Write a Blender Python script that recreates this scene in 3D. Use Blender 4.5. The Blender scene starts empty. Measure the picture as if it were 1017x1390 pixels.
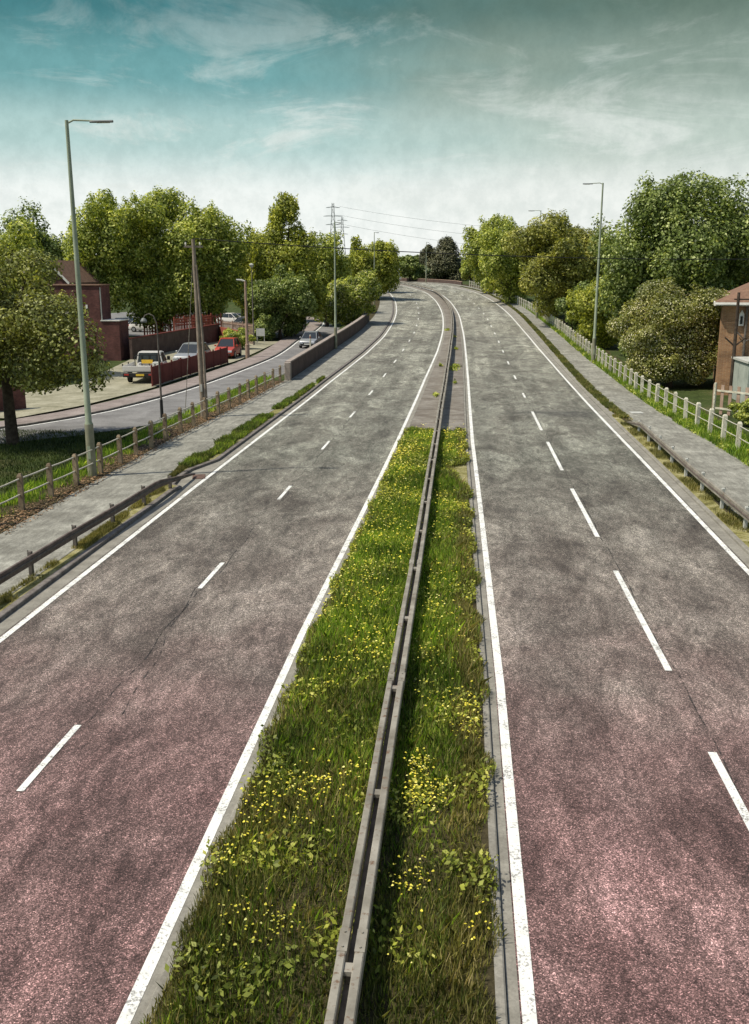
import bpy, math, random
import numpy as np
from mathutils import Vector, Matrix
R = math.radians
random.seed(7); rng = np.random.default_rng(11)
scene = bpy.context.scene
col = scene.collection

# ------------------------------------------------------------------ camera
cam_d = bpy.data.cameras.new('camera'); cam = bpy.data.objects.new('camera', cam_d); col.objects.link(cam)
cam_d.sensor_fit = 'HORIZONTAL'; cam_d.sensor_width = 36; cam_d.lens = 36*1300/1017
cam_d.clip_start = .1; cam_d.clip_end = 6000
cam.location = (0, 0, 7.16)
cam.rotation_euler = (R(90-14.119), 0, R(5.221))
scene.camera = cam

# ------------------------------------------------------------------ light
SUN_EL = 58; SUN_V = Vector((-.93, -.36, 0)).normalized()
sd = bpy.data.lights.new('sun', 'SUN'); sd.energy = 4.7; sd.angle = R(.6); sd.color = (1, .93, .80)
so = bpy.data.objects.new('sun', sd); col.objects.link(so)
sv = Vector((SUN_V.x*math.cos(R(SUN_EL)), SUN_V.y*math.cos(R(SUN_EL)), math.sin(R(SUN_EL))))
so.rotation_euler = sv.to_track_quat('Z', 'Y').to_euler()

def build_world():
    w = bpy.data.worlds.new("World"); scene.world = w; w.use_nodes = True
    nt = w.node_tree; N = nt.nodes; K = nt.links; N.clear()
    out = N.new('ShaderNodeOutputWorld'); bg = N.new('ShaderNodeBackground'); bg.inputs[1].default_value = .12
    sky = N.new('ShaderNodeTexSky'); sky.sky_type = 'NISHITA'; sky.sun_disc = False
    sky.sun_elevation = R(SUN_EL); sky.sun_rotation = math.atan2(SUN_V.x, SUN_V.y)
    sky.air_density = 1.3; sky.dust_density = 2.0
    tc = N.new('ShaderNodeTexCoord'); sep = N.new('ShaderNodeSeparateXYZ')
    K.new(tc.outputs['Generated'], sep.inputs[0])
    def ramp(src, stops):
        r = N.new('ShaderNodeValToRGB'); r.color_ramp.interpolation = 'EASE'
        while len(r.color_ramp.elements) < len(stops): r.color_ramp.elements.new(.5)
        for e, (p, c) in zip(r.color_ramp.elements, stops):
            e.position = p; e.color = (c[0], c[1], c[2], 1)
        K.new(src, r.inputs[0]); return r.outputs[0]
    def mul(a, k):
        m = N.new('ShaderNodeMath'); m.operation = 'MULTIPLY'; K.new(a, m.inputs[0]); m.inputs[1].default_value = k; return m.outputs[0]
    def mix(f, a, b, t='MIX'):
        m = N.new('ShaderNodeMixRGB'); m.blend_type = t
        for i, v in ((0, f), (1, a), (2, b)):
            if isinstance(v, (int, float)): m.inputs[i].default_value = v
            elif isinstance(v, tuple): m.inputs[i].default_value = (*v, 1)
            else: K.new(v, m.inputs[i])
        return m.outputs[0]
    def noise(vec, scale, detail, rough=.6, dist=0.):
        n = N.new('ShaderNodeTexNoise'); n.inputs['Scale'].default_value = scale; n.inputs['Detail'].default_value = detail
        n.inputs['Roughness'].default_value = rough; n.inputs['Distortion'].default_value = dist
        K.new(vec, n.inputs['Vector']); return n.outputs[0]
    # elevation gradients of the clear air, in the sky texture's own units
    z4 = mul(sep.outputs[2], 4.)
    teal = ramp(z4, [(0, (.97, .99, .96)), (.27, (.88, .93, .90)), (.50, (.46, .65, .63)), (.72, (.17, .39, .405)), (.95, (.062, .215, .24))])
    grey = ramp(z4, [(0, (.97, .98, .95)), (.27, (.85, .89, .85)), (.50, (.52, .62, .56)), (.74, (.28, .37, .32)), (.96, (.13, .20, .165))])
    mp = N.new('ShaderNodeMapping'); mp.inputs['Scale'].default_value = (1, 1, 2.6); K.new(tc.outputs['Generated'], mp.inputs[0])
    big = noise(mp.outputs[0], 3.2, 4)
    xs = N.new('ShaderNodeMath'); xs.operation = 'MULTIPLY_ADD'; K.new(sep.outputs[0], xs.inputs[0]); xs.inputs[1].default_value = 1.9; 
    K.new(big, xs.inputs[2])
    side = ramp(xs.outputs[0], [(.0, (0, 0, 0)), (.85, (1, 1, 1))])
    air = mix(side, teal, grey)
    # wispy cloud
    mp2 = N.new('ShaderNodeMapping'); mp2.inputs['Scale'].default_value = (1, 1, 3.2); mp2.inputs['Rotation'].default_value = (0, R(24), 0); mp2.inputs['Location'].default_value = (.31, .1, .12)
    K.new(tc.outputs['Generated'], mp2.inputs[0])
    w1 = noise(mp2.outputs[0], 5.5, 9, .66, .7)
    w2 = ramp(w1, [(.48, (0, 0, 0)), (.66, (.75, .75, .75))])
    low = ramp(z4, [(.0, (.75, .75, .75)), (.5, (.85, .85, .85)), (.75, (.45, .45, .45)), (1, (.16, .16, .16))])
    cl = mix(1., w2, low, 'MULTIPLY')
    air = mix(cl, air, (.80, .85, .81))
    fine = noise(tc.outputs['Generated'], 55, 5, .7)
    fr = ramp(fine, [(.3, (.91, .92, .92)), (.7, (1.05, 1.04, 1.04))])
    air = mix(1., air, fr, 'MULTIPLY')
    sc = N.new('ShaderNodeVectorMath'); sc.operation = 'SCALE'; K.new(air, sc.inputs[0]); sc.inputs[3].default_value = 1/.12
    hi = ramp(sep.outputs[2], [(.27, (0, 0, 0)), (.5, (1, 1, 1))])
    fin = mix(hi, sc.outputs[0], sky.outputs[0])
    K.new(fin, bg.inputs[0]); K.new(bg.outputs[0], out.inputs[0])
build_world()
scene.view_settings.view_transform = 'Standard'; scene.view_settings.look = 'None'
scene.view_settings.exposure = 0.0; scene.view_settings.gamma = 1.0
scene.render.engine = 'CYCLES'

# ------------------------------------------------------------------ tagging and mesh helpers
def tag(o, label=None, cat=None, group=None, kind=None):
    if label: o['label'] = label
    if cat: o['category'] = cat
    if group: o['group'] = group
    if kind: o['kind'] = kind
    return o
def thing(name, label, cat, loc=(0, 0, 0), rz=0, group=None):
    o = bpy.data.objects.new(name, None); col.objects.link(o)
    o.location = loc; o.rotation_euler = (0, 0, rz); o.empty_display_size = .3
    return tag(o, label, cat, group)
def copy_tree(o, parent=None):
    c = o.copy(); col.objects.link(c)
    if parent is not None: c.parent = parent
    for ch in [x for x in bpy.data.objects if x.parent == o]: copy_tree(ch, c)
    return c

class MB:
    def __init__(s): s.v = []; s.f = []
    def add(s, vs, fs):
        b = len(s.v); s.v += [tuple(v) for v in vs]; s.f += [tuple(i+b for i in f) for f in fs]; return s
    def box(s, c, d, rz=0, rx=0, ry=0):
        hx, hy, hz = d[0]/2, d[1]/2, d[2]/2
        m = Matrix.Rotation(rz, 3, 'Z') @ Matrix.Rotation(ry, 3, 'Y') @ Matrix.Rotation(rx, 3, 'X')
        vs = [Vector(c) + m @ Vector((x*hx, y*hy, z*hz)) for z in (-1, 1) for y in (-1, 1) for x in (-1, 1)]
        return s.add(vs, [(0, 2, 3, 1), (4, 5, 7, 6), (0, 1, 5, 4), (2, 6, 7, 3), (0, 4, 6, 2), (1, 3, 7, 5)])
    def cbox(s, c, d, b=.02, rz=0):          # box with chamfered vertical and top edges
        hx, hy, hz = d[0]/2, d[1]/2, d[2]/2
        m = Matrix.Rotation(rz, 3, 'Z')
        def ring(hx, hy, z): return [Vector(c)+m @ Vector(p) for p in
            [(-hx+b, -hy, z), (hx-b, -hy, z), (hx, -hy+b, z), (hx, hy-b, z), (hx-b, hy, z), (-hx+b, hy, z), (-hx, hy-b, z), (-hx, -hy+b, z)]]
        return s.loft([ring(hx, hy, -hz), ring(hx, hy, hz-b), ring(hx-b, hy-b, hz)])
    def loft(s, rings, cap=True):
        n = len(rings[0]); vs = [p for r in rings for p in r]; fs = []
        for k in range(len(rings)-1):
            for i in range(n):
                j = (i+1) % n; fs.append((k*n+i, k*n+j, (k+1)*n+j, (k+1)*n+i))
        if cap: fs += [tuple(range(n))[::-1], tuple((len(rings)-1)*n+i for i in range(n))]
        return s.add(vs, fs)
    def tube(s, pts, rad, n=8, cap=True):
        pts = [Vector(p) for p in pts]
        if isinstance(rad, (int, float)): rad = [rad]*len(pts)
        rings = []; up = None
        for i, p in enumerate(pts):
            d = (pts[min(i+1, len(pts)-1)]-pts[max(i-1, 0)]).normalized()
            if up is None: up = d.orthogonal().normalized()
            up = (up - d*up.dot(d)).normalized(); b = d.cross(up)
            rings.append([p+(up*math.cos(a)+b*math.sin(a))*rad[i] for a in [2*math.pi*k/n for k in range(n)]])
        return s.loft(rings, cap)
    def disc(s, c, axis, r, w, n=16):
        a = Vector(axis).normalized()*w/2; return s.tube([Vector(c)-a, Vector(c)+a], r, n)
    def build(s, name, m, parent=None, smooth=False):
        me = bpy.data.meshes.new(name); me.from_pydata(s.v, [], s.f); me.update()
        me.materials.append(m)
        if smooth:
            me.polygons.foreach_set('use_smooth', [True]*len(me.polygons))
            try: me.set_sharp_from_angle(angle=R(40))
            except Exception: pass
        o = bpy.data.objects.new(name, me); col.objects.link(o)
        if parent is not None: o.parent = parent
        return o
def raw_mesh(name, verts, k, m, parent=None):
    """verts (n*k,3) array: n separate k-gons"""
    n = len(verts)//k; me = bpy.data.meshes.new(name)
    me.vertices.add(n*k); me.vertices.foreach_set('co', verts.astype(np.float32).ravel())
    me.loops.add(n*k); me.loops.foreach_set('vertex_index', np.arange(n*k, dtype=np.int32))
    me.polygons.add(n); me.polygons.foreach_set('loop_start', np.arange(0, n*k, k, dtype=np.int32))
    me.update(calc_edges=True); me.validate(); me.materials.append(m)
    o = bpy.data.objects.new(name, me); col.objects.link(o)
    if parent is not None: o.parent = parent
    return o

# ------------------------------------------------------------------ materials
class G:
    def __init__(s, name, rough=.8, spec=.3, metal=0):
        s.m = bpy.data.materials.new(name); s.m.use_nodes = True; s.nt = s.m.node_tree
        s.b = s.nt.nodes['Principled BSDF']; s.b.inputs['Roughness'].default_value = rough
        s.b.inputs['Specular IOR Level'].default_value = spec; s.b.inputs['Metallic'].default_value = metal
        s.tc = s.nt.nodes.new('ShaderNodeTexCoord'); s.geo = s.nt.nodes.new('ShaderNodeNewGeometry')
    def pos(s, scale=(1, 1, 1), world=True):
        mp = s.nt.nodes.new('ShaderNodeMapping'); mp.inputs['Scale'].default_value = scale
        s.nt.links.new(s.geo.outputs['Position'] if world else s.tc.outputs['Object'], mp.inputs[0]); return mp.outputs[0]
    def noise(s, scale, detail=4, rough=.6, vec=None, dist=0):
        n = s.nt.nodes.new('ShaderNodeTexNoise'); n.inputs['Scale'].default_value = scale
        n.inputs['Detail'].default_value = detail; n.inputs['Roughness'].default_value = rough; n.inputs['Distortion'].default_value = dist
        s.nt.links.new(vec if vec is not None else s.pos(), n.inputs['Vector']); return n.outputs[0]
    def vor(s, scale, vec=None, out='Color', feat='F1', rnd=1):
        n = s.nt.nodes.new('ShaderNodeTexVoronoi'); n.inputs['Scale'].default_value = scale; n.feature = feat
        n.inputs['Randomness'].default_value = rnd
        s.nt.links.new(vec if vec is not None else s.pos(), n.inputs['Vector']); return n.outputs[out]
    def ramp(s, src, stops, interp='LINEAR'):
        r = s.nt.nodes.new('ShaderNodeValToRGB'); r.color_ramp.interpolation = interp
        while len(r.color_ramp.elements) < len(stops): r.color_ramp.elements.new(.5)
        for e, (p, c) in zip(r.color_ramp.elements, stops):
            e.position = p; c = (c, c, c) if isinstance(c, (int, float)) else c; e.color = (*c, 1)
        s.nt.links.new(src, r.inputs[0]); return r.outputs[0]
    def mix(s, f, a, b, t='MIX'):
        m = s.nt.nodes.new('ShaderNodeMixRGB'); m.blend_type = t
        for i, v in ((0, f), (1, a), (2, b)):
            if isinstance(v, (int, float)): m.inputs[i].default_value = v if i == 0 else (v, v, v, 1)
            elif isinstance(v, tuple): m.inputs[i].default_value = (*v, 1)
            else: s.nt.links.new(v, m.inputs[i])
        return m.outputs[0]
    def math(s, op, a, b=0.):
        m = s.nt.nodes.new('ShaderNodeMath'); m.operation = op
        for i, v in ((0, a), (1, b)):
            if isinstance(v, (int, float)): m.inputs[i].default_value = v
            else: s.nt.links.new(v, m.inputs[i])
        return m.outputs[0]
    def sep(s, vec):
        m = s.nt.nodes.new('ShaderNodeSeparateXYZ'); s.nt.links.new(vec, m.inputs[0]); return m.outputs
    def col(s, c):
        if isinstance(c, tuple): s.b.inputs['Base Color'].default_value = (*c, 1)
        else: s.nt.links.new(c, s.b.inputs['Base Color'])
        return s
    def bump(s, h, strength=.4, dist=.02):
        b = s.nt.nodes.new('ShaderNodeBump'); b.inputs['Strength'].default_value = strength; b.inputs['Distance'].default_value = dist
        s.nt.links.new(h, b.inputs['Height']); s.nt.links.new(b.outputs[0], s.b.inputs['Normal']); return s
    def alpha(s, a): s.nt.links.new(a, s.b.inputs['Alpha']); return s

def weathered(name, c1, c2, scale=3, rough=.75, spec=.3, metal=0, spots=None, bump=.15):
    g = G(name, rough, spec, metal); n = g.noise(scale, 6, .65)
    c = g.ramp(n, [(.32, c1), (.68, c2)])
    if spots:
        n2 = g.noise(scale*5, 5, .7); c = g.mix(g.ramp(n2, [(.56, 0.), (.66, 1.)]), c, spots)
    g.col(c)
    if bump: g.bump(n, bump, .02)
    return g.m
def asphalt():
    g = G('asphalt', .85, .35)
    chip = g.vor(78, out='Color'); cv = g.sep(chip)[0]
    grain = g.ramp(cv, [(0, (.034, .033, .031)), (.40, (.080, .078, .073)), (.76, (.145, .14, .132)), (.92, (.25, .24, .23)), (1., (.46, .44, .42))])
    n1 = g.noise(.62, 9, .72, g.pos((1, .5, 1)), .7); c = g.mix(1., grain, g.ramp(n1, [(.33, (.46, .43, .415)), (.46, (.80, .78, .76)), (.56, (1.12, 1.12, 1.09)), (.70, 1.75)]), 'MULTIPLY')
    n2 = g.noise(3.4, 7, .8, g.pos((1, .38, 1)), .8); c = g.mix(1., c, g.ramp(n2, [(.33, .50), (.5, 1.), (.66, 1.55)]), 'MULTIPLY')
    n6 = g.noise(13, 4, .8); c = g.mix(1., c, g.ramp(n6, [(.35, .70), (.63, 1.32)]), 'MULTIPLY')
    n3 = g.noise(.09, 5, .6, g.pos((1, .7, 1)), .5)
    y = g.sep(g.geo.outputs['Position'])[1]
    # pink vignette cast painted into the road colour near the bridge, fading unevenly ahead
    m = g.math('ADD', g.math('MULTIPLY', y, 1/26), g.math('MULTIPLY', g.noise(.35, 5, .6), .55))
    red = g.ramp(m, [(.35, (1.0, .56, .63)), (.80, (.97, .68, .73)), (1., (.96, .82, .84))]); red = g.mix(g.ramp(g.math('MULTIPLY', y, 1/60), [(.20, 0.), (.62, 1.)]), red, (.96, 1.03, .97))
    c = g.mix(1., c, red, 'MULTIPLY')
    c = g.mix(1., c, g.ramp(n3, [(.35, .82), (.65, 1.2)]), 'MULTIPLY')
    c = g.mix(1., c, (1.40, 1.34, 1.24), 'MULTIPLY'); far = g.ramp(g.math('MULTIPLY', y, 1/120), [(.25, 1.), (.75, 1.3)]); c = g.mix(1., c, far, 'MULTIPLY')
    n7 = g.noise(1., 3, .5, g.pos((1.1, .035, 1))); c = g.mix(1., c, g.ramp(n7, [(.35, .80), (.65, 1.2)]), 'MULTIPLY')
    n8 = g.noise(1.3, 5, .8, g.pos((1, .6, 1))); c = g.mix(g.ramp(n8, [(.70, 0.), (.73, .55)]), c, (.03, .028, .027))
    # transverse dark patches on the bend
    n4 = g.noise(.16, 5, .65, g.pos((.22, 1, 1)), .6); c = g.mix(g.ramp(n4, [(.60, 0.), (.70, .62)]), c, (.045, .043, .042))
    g.col(c); g.bump(g.math('ADD', cv, g.math('MULTIPLY', n6, 1.5)), .65, .008); return g.m
def paint():
    g = G('road_paint', .6, .4)
    n = g.noise(28, 6, .75); n2 = g.noise(2.2, 6, .7); w = g.math('ADD', g.math('MULTIPLY', n, .65), g.math('MULTIPLY', n2, .45))
    c = g.mix(g.ramp(w, [(.57, 0.), (.64, .85)]), g.ramp(g.noise(5, 5), [(.3, (.62, .62, .57)), (.7, (.84, .84, .79))]), (.15, .14, .13))
    g.col(c).bump(n, .3, .004); return g.m
def leafmat(name, stops, trans=.3, rough=.55):
    g = G(name, rough, .35)
    rnd = g.geo.outputs['Random Per Island']
    c = g.ramp(rnd, stops)
    n = g.noise(.55, 3, .6); c = g.mix(1., c, g.ramp(n, [(.36, (.62, .66, .6)), (.62, (1.35, 1.28, 1.15))]), 'MULTIPLY')
    g.col(c)
    tr = g.nt.nodes.new('ShaderNodeBsdfTranslucent'); g.nt.links.new(g.mix(1., c, (1.5, 1.45, .7), 'MULTIPLY'), tr.inputs[0])
    mx = g.nt.nodes.new('ShaderNodeMixShader'); mx.inputs[0].default_value = trans
    out = g.nt.nodes['Material Output']
    g.nt.links.new(g.b.outputs[0], mx.inputs[1]); g.nt.links.new(tr.outputs[0], mx.inputs[2]); g.nt.links.new(mx.outputs[0], out.inputs[0])
    return g.m
def brick(name, c1, c2, mortar, sc=1., axis='XZ'):
    g = G(name, .85, .2)
    p = g.sep(g.geo.outputs['Position']); cb = g.nt.nodes.new('ShaderNodeCombineXYZ')
    g.nt.links.new(g.math('ADD', p[0], p[1]), cb.inputs[0]); g.nt.links.new(p[2], cb.inputs[1])
    br = g.nt.nodes.new('ShaderNodeTexBrick'); g.nt.links.new(cb.outputs[0], br.inputs[0])
    br.inputs['Scale'].default_value = 1; br.inputs['Brick Width'].default_value = .225*sc; br.inputs['Row Height'].default_value = .075*sc
    br.inputs['Mortar Size'].default_value = .008*sc; br.inputs[1].default_value = (*c1, 1); br.inputs[2].default_value = (*c2, 1); br.inputs[3].default_value = (*mortar, 1)
    n = g.noise(1.1, 6, .7); c = g.mix(1., br.outputs[0], g.ramp(n, [(.3, .55), (.7, 1.45)]), 'MULTIPLY')
    g.col(c).bump(br.outputs['Fac'], -.3, .01); return g.m
M = {}
M['asphalt'] = asphalt(); M['paint'] = paint()
def ground_mats():
    g = G('earth_grass', .95, .1); n = g.noise(.5, 8, .7); n2 = g.noise(9, 5, .7)
    c = g.ramp(n, [(.36, (.026, .036, .012)), (.5, (.045, .065, .018)), (.68, (.09, .085, .04))])
    c = g.mix(1., c, g.ramp(n2, [(.3, .5), (.7, 1.5)]), 'MULTIPLY'); g.col(c).bump(n2, .6, .04); M['terrain'] = g.m
    g = G('soil', .95, .1); n = g.noise(3, 7, .7); n2 = g.noise(26, 4, .8)
    g.col(g.mix(1., g.ramp(n, [(.35, (.035, .030, .016)), (.65, (.085, .07, .035))]), g.ramp(n2, [(.3, .5), (.7, 1.5)]), 'MULTIPLY')).bump(n2, .6, .03); M['soil'] = g.m
    g = G('mossy_verge', .95, .1); n = g.noise(1.4, 8, .75, dist=.6); n2 = g.noise(22, 5, .8)
    c = g.ramp(n, [(.34, (.07, .065, .024)), (.46, (.19, .175, .06)), (.57, (.30, .275, .13)), (.68, (.38, .35, .24))])
    g.col(g.mix(1., c, g.ramp(n2, [(.3, .45), (.7, 1.5)]), 'MULTIPLY')).bump(n2, .6, .03); M['verge'] = g.m
    g = G('footpath_surface', .9, .2); n = g.noise(.8, 8, .7, dist=.5); n2 = g.noise(24, 5, .8); n3 = g.noise(3, 6, .7, g.pos((2.2, .5, 1)))
    c = g.ramp(n, [(.3, (.135, .13, .108)), (.52, (.235, .23, .195)), (.7, (.34, .335, .285))])
    c = g.mix(1., c, g.ramp(n2, [(.32, .62), (.68, 1.4)]), 'MULTIPLY'); c = g.mix(1., c, g.ramp(n3, [(.35, .75), (.65, 1.2)]), 'MULTIPLY')
    g.col(c).bump(n2, .4, .01); M['path'] = g.m
    g = G('side_path', .9, .2); n = g.noise(.9, 7, .7); n2 = g.noise(12, 5, .8)
    c = g.ramp(n, [(.3, (.17, .14, .125)), (.7, (.31, .265, .24))]); g.col(g.mix(1., c, g.ramp(n2, [(.3, .7), (.7, 1.3)]), 'MULTIPLY')); M['side_path'] = g.m
    g = G('side_asphalt', .85, .3); n = g.noise(.5, 8, .7, dist=.7); n2 = g.noise(14, 5, .8)
    c = g.ramp(n, [(.3, (.11, .105, .10)), (.7, (.24, .235, .225))]); g.col(g.mix(1., c, g.ramp(n2, [(.3, .7), (.7, 1.3)]), 'MULTIPLY')).bump(n2, .3, .01); M['side_asphalt'] = g.m
    g = G('worn_concrete_drive', .9, .2); n = g.noise(.7, 7, .7); n2 = g.noise(7, 5, .7)
    c = g.ramp(n, [(.35, (.20, .19, .125)), (.65, (.36, .34, .25))]); g.col(g.mix(1., c, g.ramp(n2, [(.3, .75), (.7, 1.2)]), 'MULTIPLY')); M['drive'] = g.m
    g = G('channel_concrete', .9, .2); n = g.noise(1.6, 7, .7); n2 = g.noise(20, 5, .8)
    c = g.ramp(n, [(.3, (.16, .15, .125)), (.7, (.31, .295, .25))]); g.col(g.mix(1., c, g.ramp(n2, [(.3, .75), (.7, 1.2)]), 'MULTIPLY')); M['channel'] = g.m
    # median paving: brownish slabs laid across
    g = G('median_slabs', .9, .2); n = g.noise(.7, 8, .7, dist=.5); n2 = g.noise(5, 6, .7, g.pos((.35, 3, 1))); n3 = g.noise(20, 4, .8)
    c = g.ramp(n, [(.3, (.12, .098, .078)), (.5, (.20, .18, .15)), (.7, (.29, .27, .235))])
    c = g.mix(1., c, g.ramp(n2, [(.35, .62), (.6, 1.15)]), 'MULTIPLY'); c = g.mix(1., c, g.ramp(n3, [(.3, .7), (.7, 1.25)]), 'MULTIPLY')
    yy = g.sep(g.geo.outputs['Position'])[1]; fr = g.math('FRACT', g.math('MULTIPLY', yy, 1/.9)); c = g.mix(g.ramp(fr, [(0, .7), (.05, 0.)]), c, (.05, .042, .035))
    g.col(c).bump(n2, .4, .02); M['slabs'] = g.m
ground_mats()
M['kerb'] = weathered('kerb_stone', (.10, .085, .075), (.22, .20, .18), 4, .9, spots=(.05, .04, .035))
M['galv'] = weathered('galvanised_rail', (.15, .135, .105), (.34, .315, .26), 1.6, .65, .35, .1, spots=(.15, .095, .06))
M['rust'] = weathered('rusted_rail', (.075, .055, .047), (.17, .135, .115), 3, .75, .3, .1, spots=(.22, .17, .14))
M['rail_dark'] = weathered('post_steel', (.07, .06, .05), (.16, .14, .12), 5)
M['lamp'] = weathered('lamp_column_paint', (.21, .25, .17), (.34, .38, .28), 1.2, .6)
M['lamp_base'] = weathered('lamp_column_base', (.17, .17, .11), (.28, .27, .19), 3, .7)
M['lamp_head'] = weathered('lamp_head_grey', (.10, .11, .11), (.18, .19, .18), 3, .5)
M['glassy'] = G('lamp_lens', .2, .5).col((.5, .52, .5)).m
M['white_post'] = weathered('white_post_paint', (.42, .40, .30), (.68, .65, .53), 2.4, .7, spots=(.24, .20, .12))
M['conc_post'] = weathered('stained_post', (.14, .10, .065), (.33, .26, .17), 2.2, .85, spots=(.08, .055, .035))
M['fence_rail'] = weathered('fence_rail_paint', (.36, .34, .27), (.55, .52, .44), 2.5, .6)
M['wood'] = weathered('telegraph_wood', (.15, .12, .09), (.33, .27, .21), 2, .85)
M['wire'] = G('cable_black', .6, .3).col((.015, .015, .015)).m
M['bark'] = weathered('bark', (.035, .026, .02), (.10, .078, .06), 5, .95, .1, bump=.5)
M['wallbrown'] = weathered('boundary_wall_render', (.060, .038, .032), (.115, .08, .068), 1.1, .9, spots=(.06, .04, .035))
M['coping'] = weathered('coping_stone', (.22, .18, .15), (.36, .31, .27), 2, .9)
M['brick_red'] = brick('dark_red_brick', (.135, .052, .045), (.09, .036, .033), (.12, .07, .06))
M['brick_org'] = brick('orange_brick', (.36, .20, .10), (.26, .135, .07), (.36, .27, .18))
M['tile'] = weathered('roof_tile', (.13, .075, .05), (.24, .145, .095), 3, .9)
M['white'] = weathered('white_woodwork', (.6, .58, .52), (.78, .76, .7), 3, .6)
M['render'] = weathered('grey_render', (.26, .29, .25), (.38, .41, .36), 1.2, .9)
M['panel'] = weathered('dark_red_board', (.10, .022, .018), (.17, .042, .032), 1.6, .8)
M['redwood'] = weathered('red_stained_timber', (.22, .055, .035), (.36, .11, .07), 2, .8)
M['palewood'] = weathered('weathered_timber', (.26, .17, .12), (.42, .31, .24), 2, .85)
M['glass'] = G('dark_glass', .08, .6).col((.02, .025, .028)).m
M['carwhite'] = G('white_car_paint', .3, .5).col((.62, .60, .56)).m
M['carsilver'] = G('silver_car_paint', .32, .6, .4).col((.36, .37, .37)).m
M['cargrey'] = G('charcoal_car_paint', .3, .5, .2).col((.06, .065, .07)).m
M['carred'] = G('red_car_paint', .3, .5).col((.42, .055, .03)).m
M['tyre'] = G('rubber', .85, .2).col((.02, .02, .02)).m
M['rim'] = G('wheel_rim', .35, .5, .6).col((.35, .35, .35)).m
M['black'] = G('black_plastic', .6, .3).col((.02, .02, .02)).m
M['lens'] = G('headlight_lens', .12, .6).col((.55, .57, .6)).m
M['redlens'] = G('tail_lens', .2, .6).col((.35, .02, .015)).m
M['yellow'] = weathered('yellow_board', (.60, .36, .03), (.75, .48, .05), 3, .5)
M['plate'] = G('yellow_plate', .4, .4).col((.72, .50, .05)).m
M['drain'] = weathered('rusty_iron', (.07, .04, .03), (.16, .10, .075), 8)
M['cover'] = weathered('pale_cover', (.36, .37, .33), (.5, .5, .46), 4)
M['steel'] = G('pylon_steel', .6, .3, .3).col((.30, .32, .31)).m
M['signback'] = weathered('sign_white', (.6, .6, .54), (.75, .75, .7), 4, .6)
# leaves
Y_ = lambda a, b, c, d: [(0, a), (.35, b), (.75, c), (1, d)]
M['leaf_mid'] = leafmat('leaf_mid', Y_((.08, .11, .020), (.20, .26, .045), (.40, .45, .09), (.70, .72, .28)), .40)
M['leaf_yel'] = leafmat('leaf_yel', Y_((.075, .095, .016), (.20, .24, .032), (.38, .42, .065), (.64, .64, .20)), .42)
M['leaf_dark'] = leafmat('leaf_dark', Y_((.045, .070, .017), (.12, .17, .038), (.24, .31, .085), (.55, .61, .30)), .36)
M['leaf_bronze'] = leafmat('leaf_bronze', Y_((.07, .075, .018), (.18, .20, .040), (.33, .345, .075), (.58, .57, .24)), .38)
M['leaf_con'] = leafmat('leaf_con', Y_((.040, .045, .026), (.075, .080, .042), (.12, .125, .065), (.18, .18, .10)), .15)
M['leaf_pale'] = leafmat('leaf_pale', Y_((.10, .14, .07), (.19, .24, .13), (.28, .33, .2), (.45, .48, .36)))
M['leaf_near'] = leafmat('leaf_near_tree', Y_((.055, .055, .018), (.12, .135, .032), (.24, .265, .06), (.55, .58, .26)), .34)
M['leaf_blos'] = leafmat('leaf_blos', Y_((.07, .08, .02), (.16, .18, .04), (.30, .31, .09), (.52, .52, .27)), .35)
M['blossom'] = leafmat('cream_blossom', Y_((.42, .40, .26), (.58, .55, .38), (.66, .64, .48), (.78, .76, .62)), .15)
M['grass'] = leafmat('grass', Y_((.07, .14, .014), (.16, .29, .032), (.29, .43, .055), (.54, .60, .17)), .42)
M['grass_dry'] = leafmat('grass_blade_dry', Y_((.08, .085, .02), (.17, .17, .045), (.27, .25, .09), (.42, .36, .19)), .25)
M['grass_shade'] = leafmat('grass_blade_painted_shade', Y_((.018, .032, .008), (.035, .058, .014), (.06, .09, .022), (.11, .13, .045)), .25)  # tree shade painted into the blade colour of the lawn
M['grass_dark'] = leafmat('grass_blade_dark', Y_((.04, .06, .014), (.085, .12, .028), (.15, .19, .045), (.30, .30, .10)), .3)  # darker blade tone; on the near median it paints a vignette
M['petal'] = leafmat('yellow_petal', Y_((.55, .50, .06), (.70, .62, .06), (.80, .72, .10), (.85, .82, .32)), .25)
M['litter'] = leafmat('leaf_litter_brown', Y_((.08, .05, .028), (.15, .09, .048), (.23, .145, .08), (.34, .24, .15)), .05)

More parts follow.
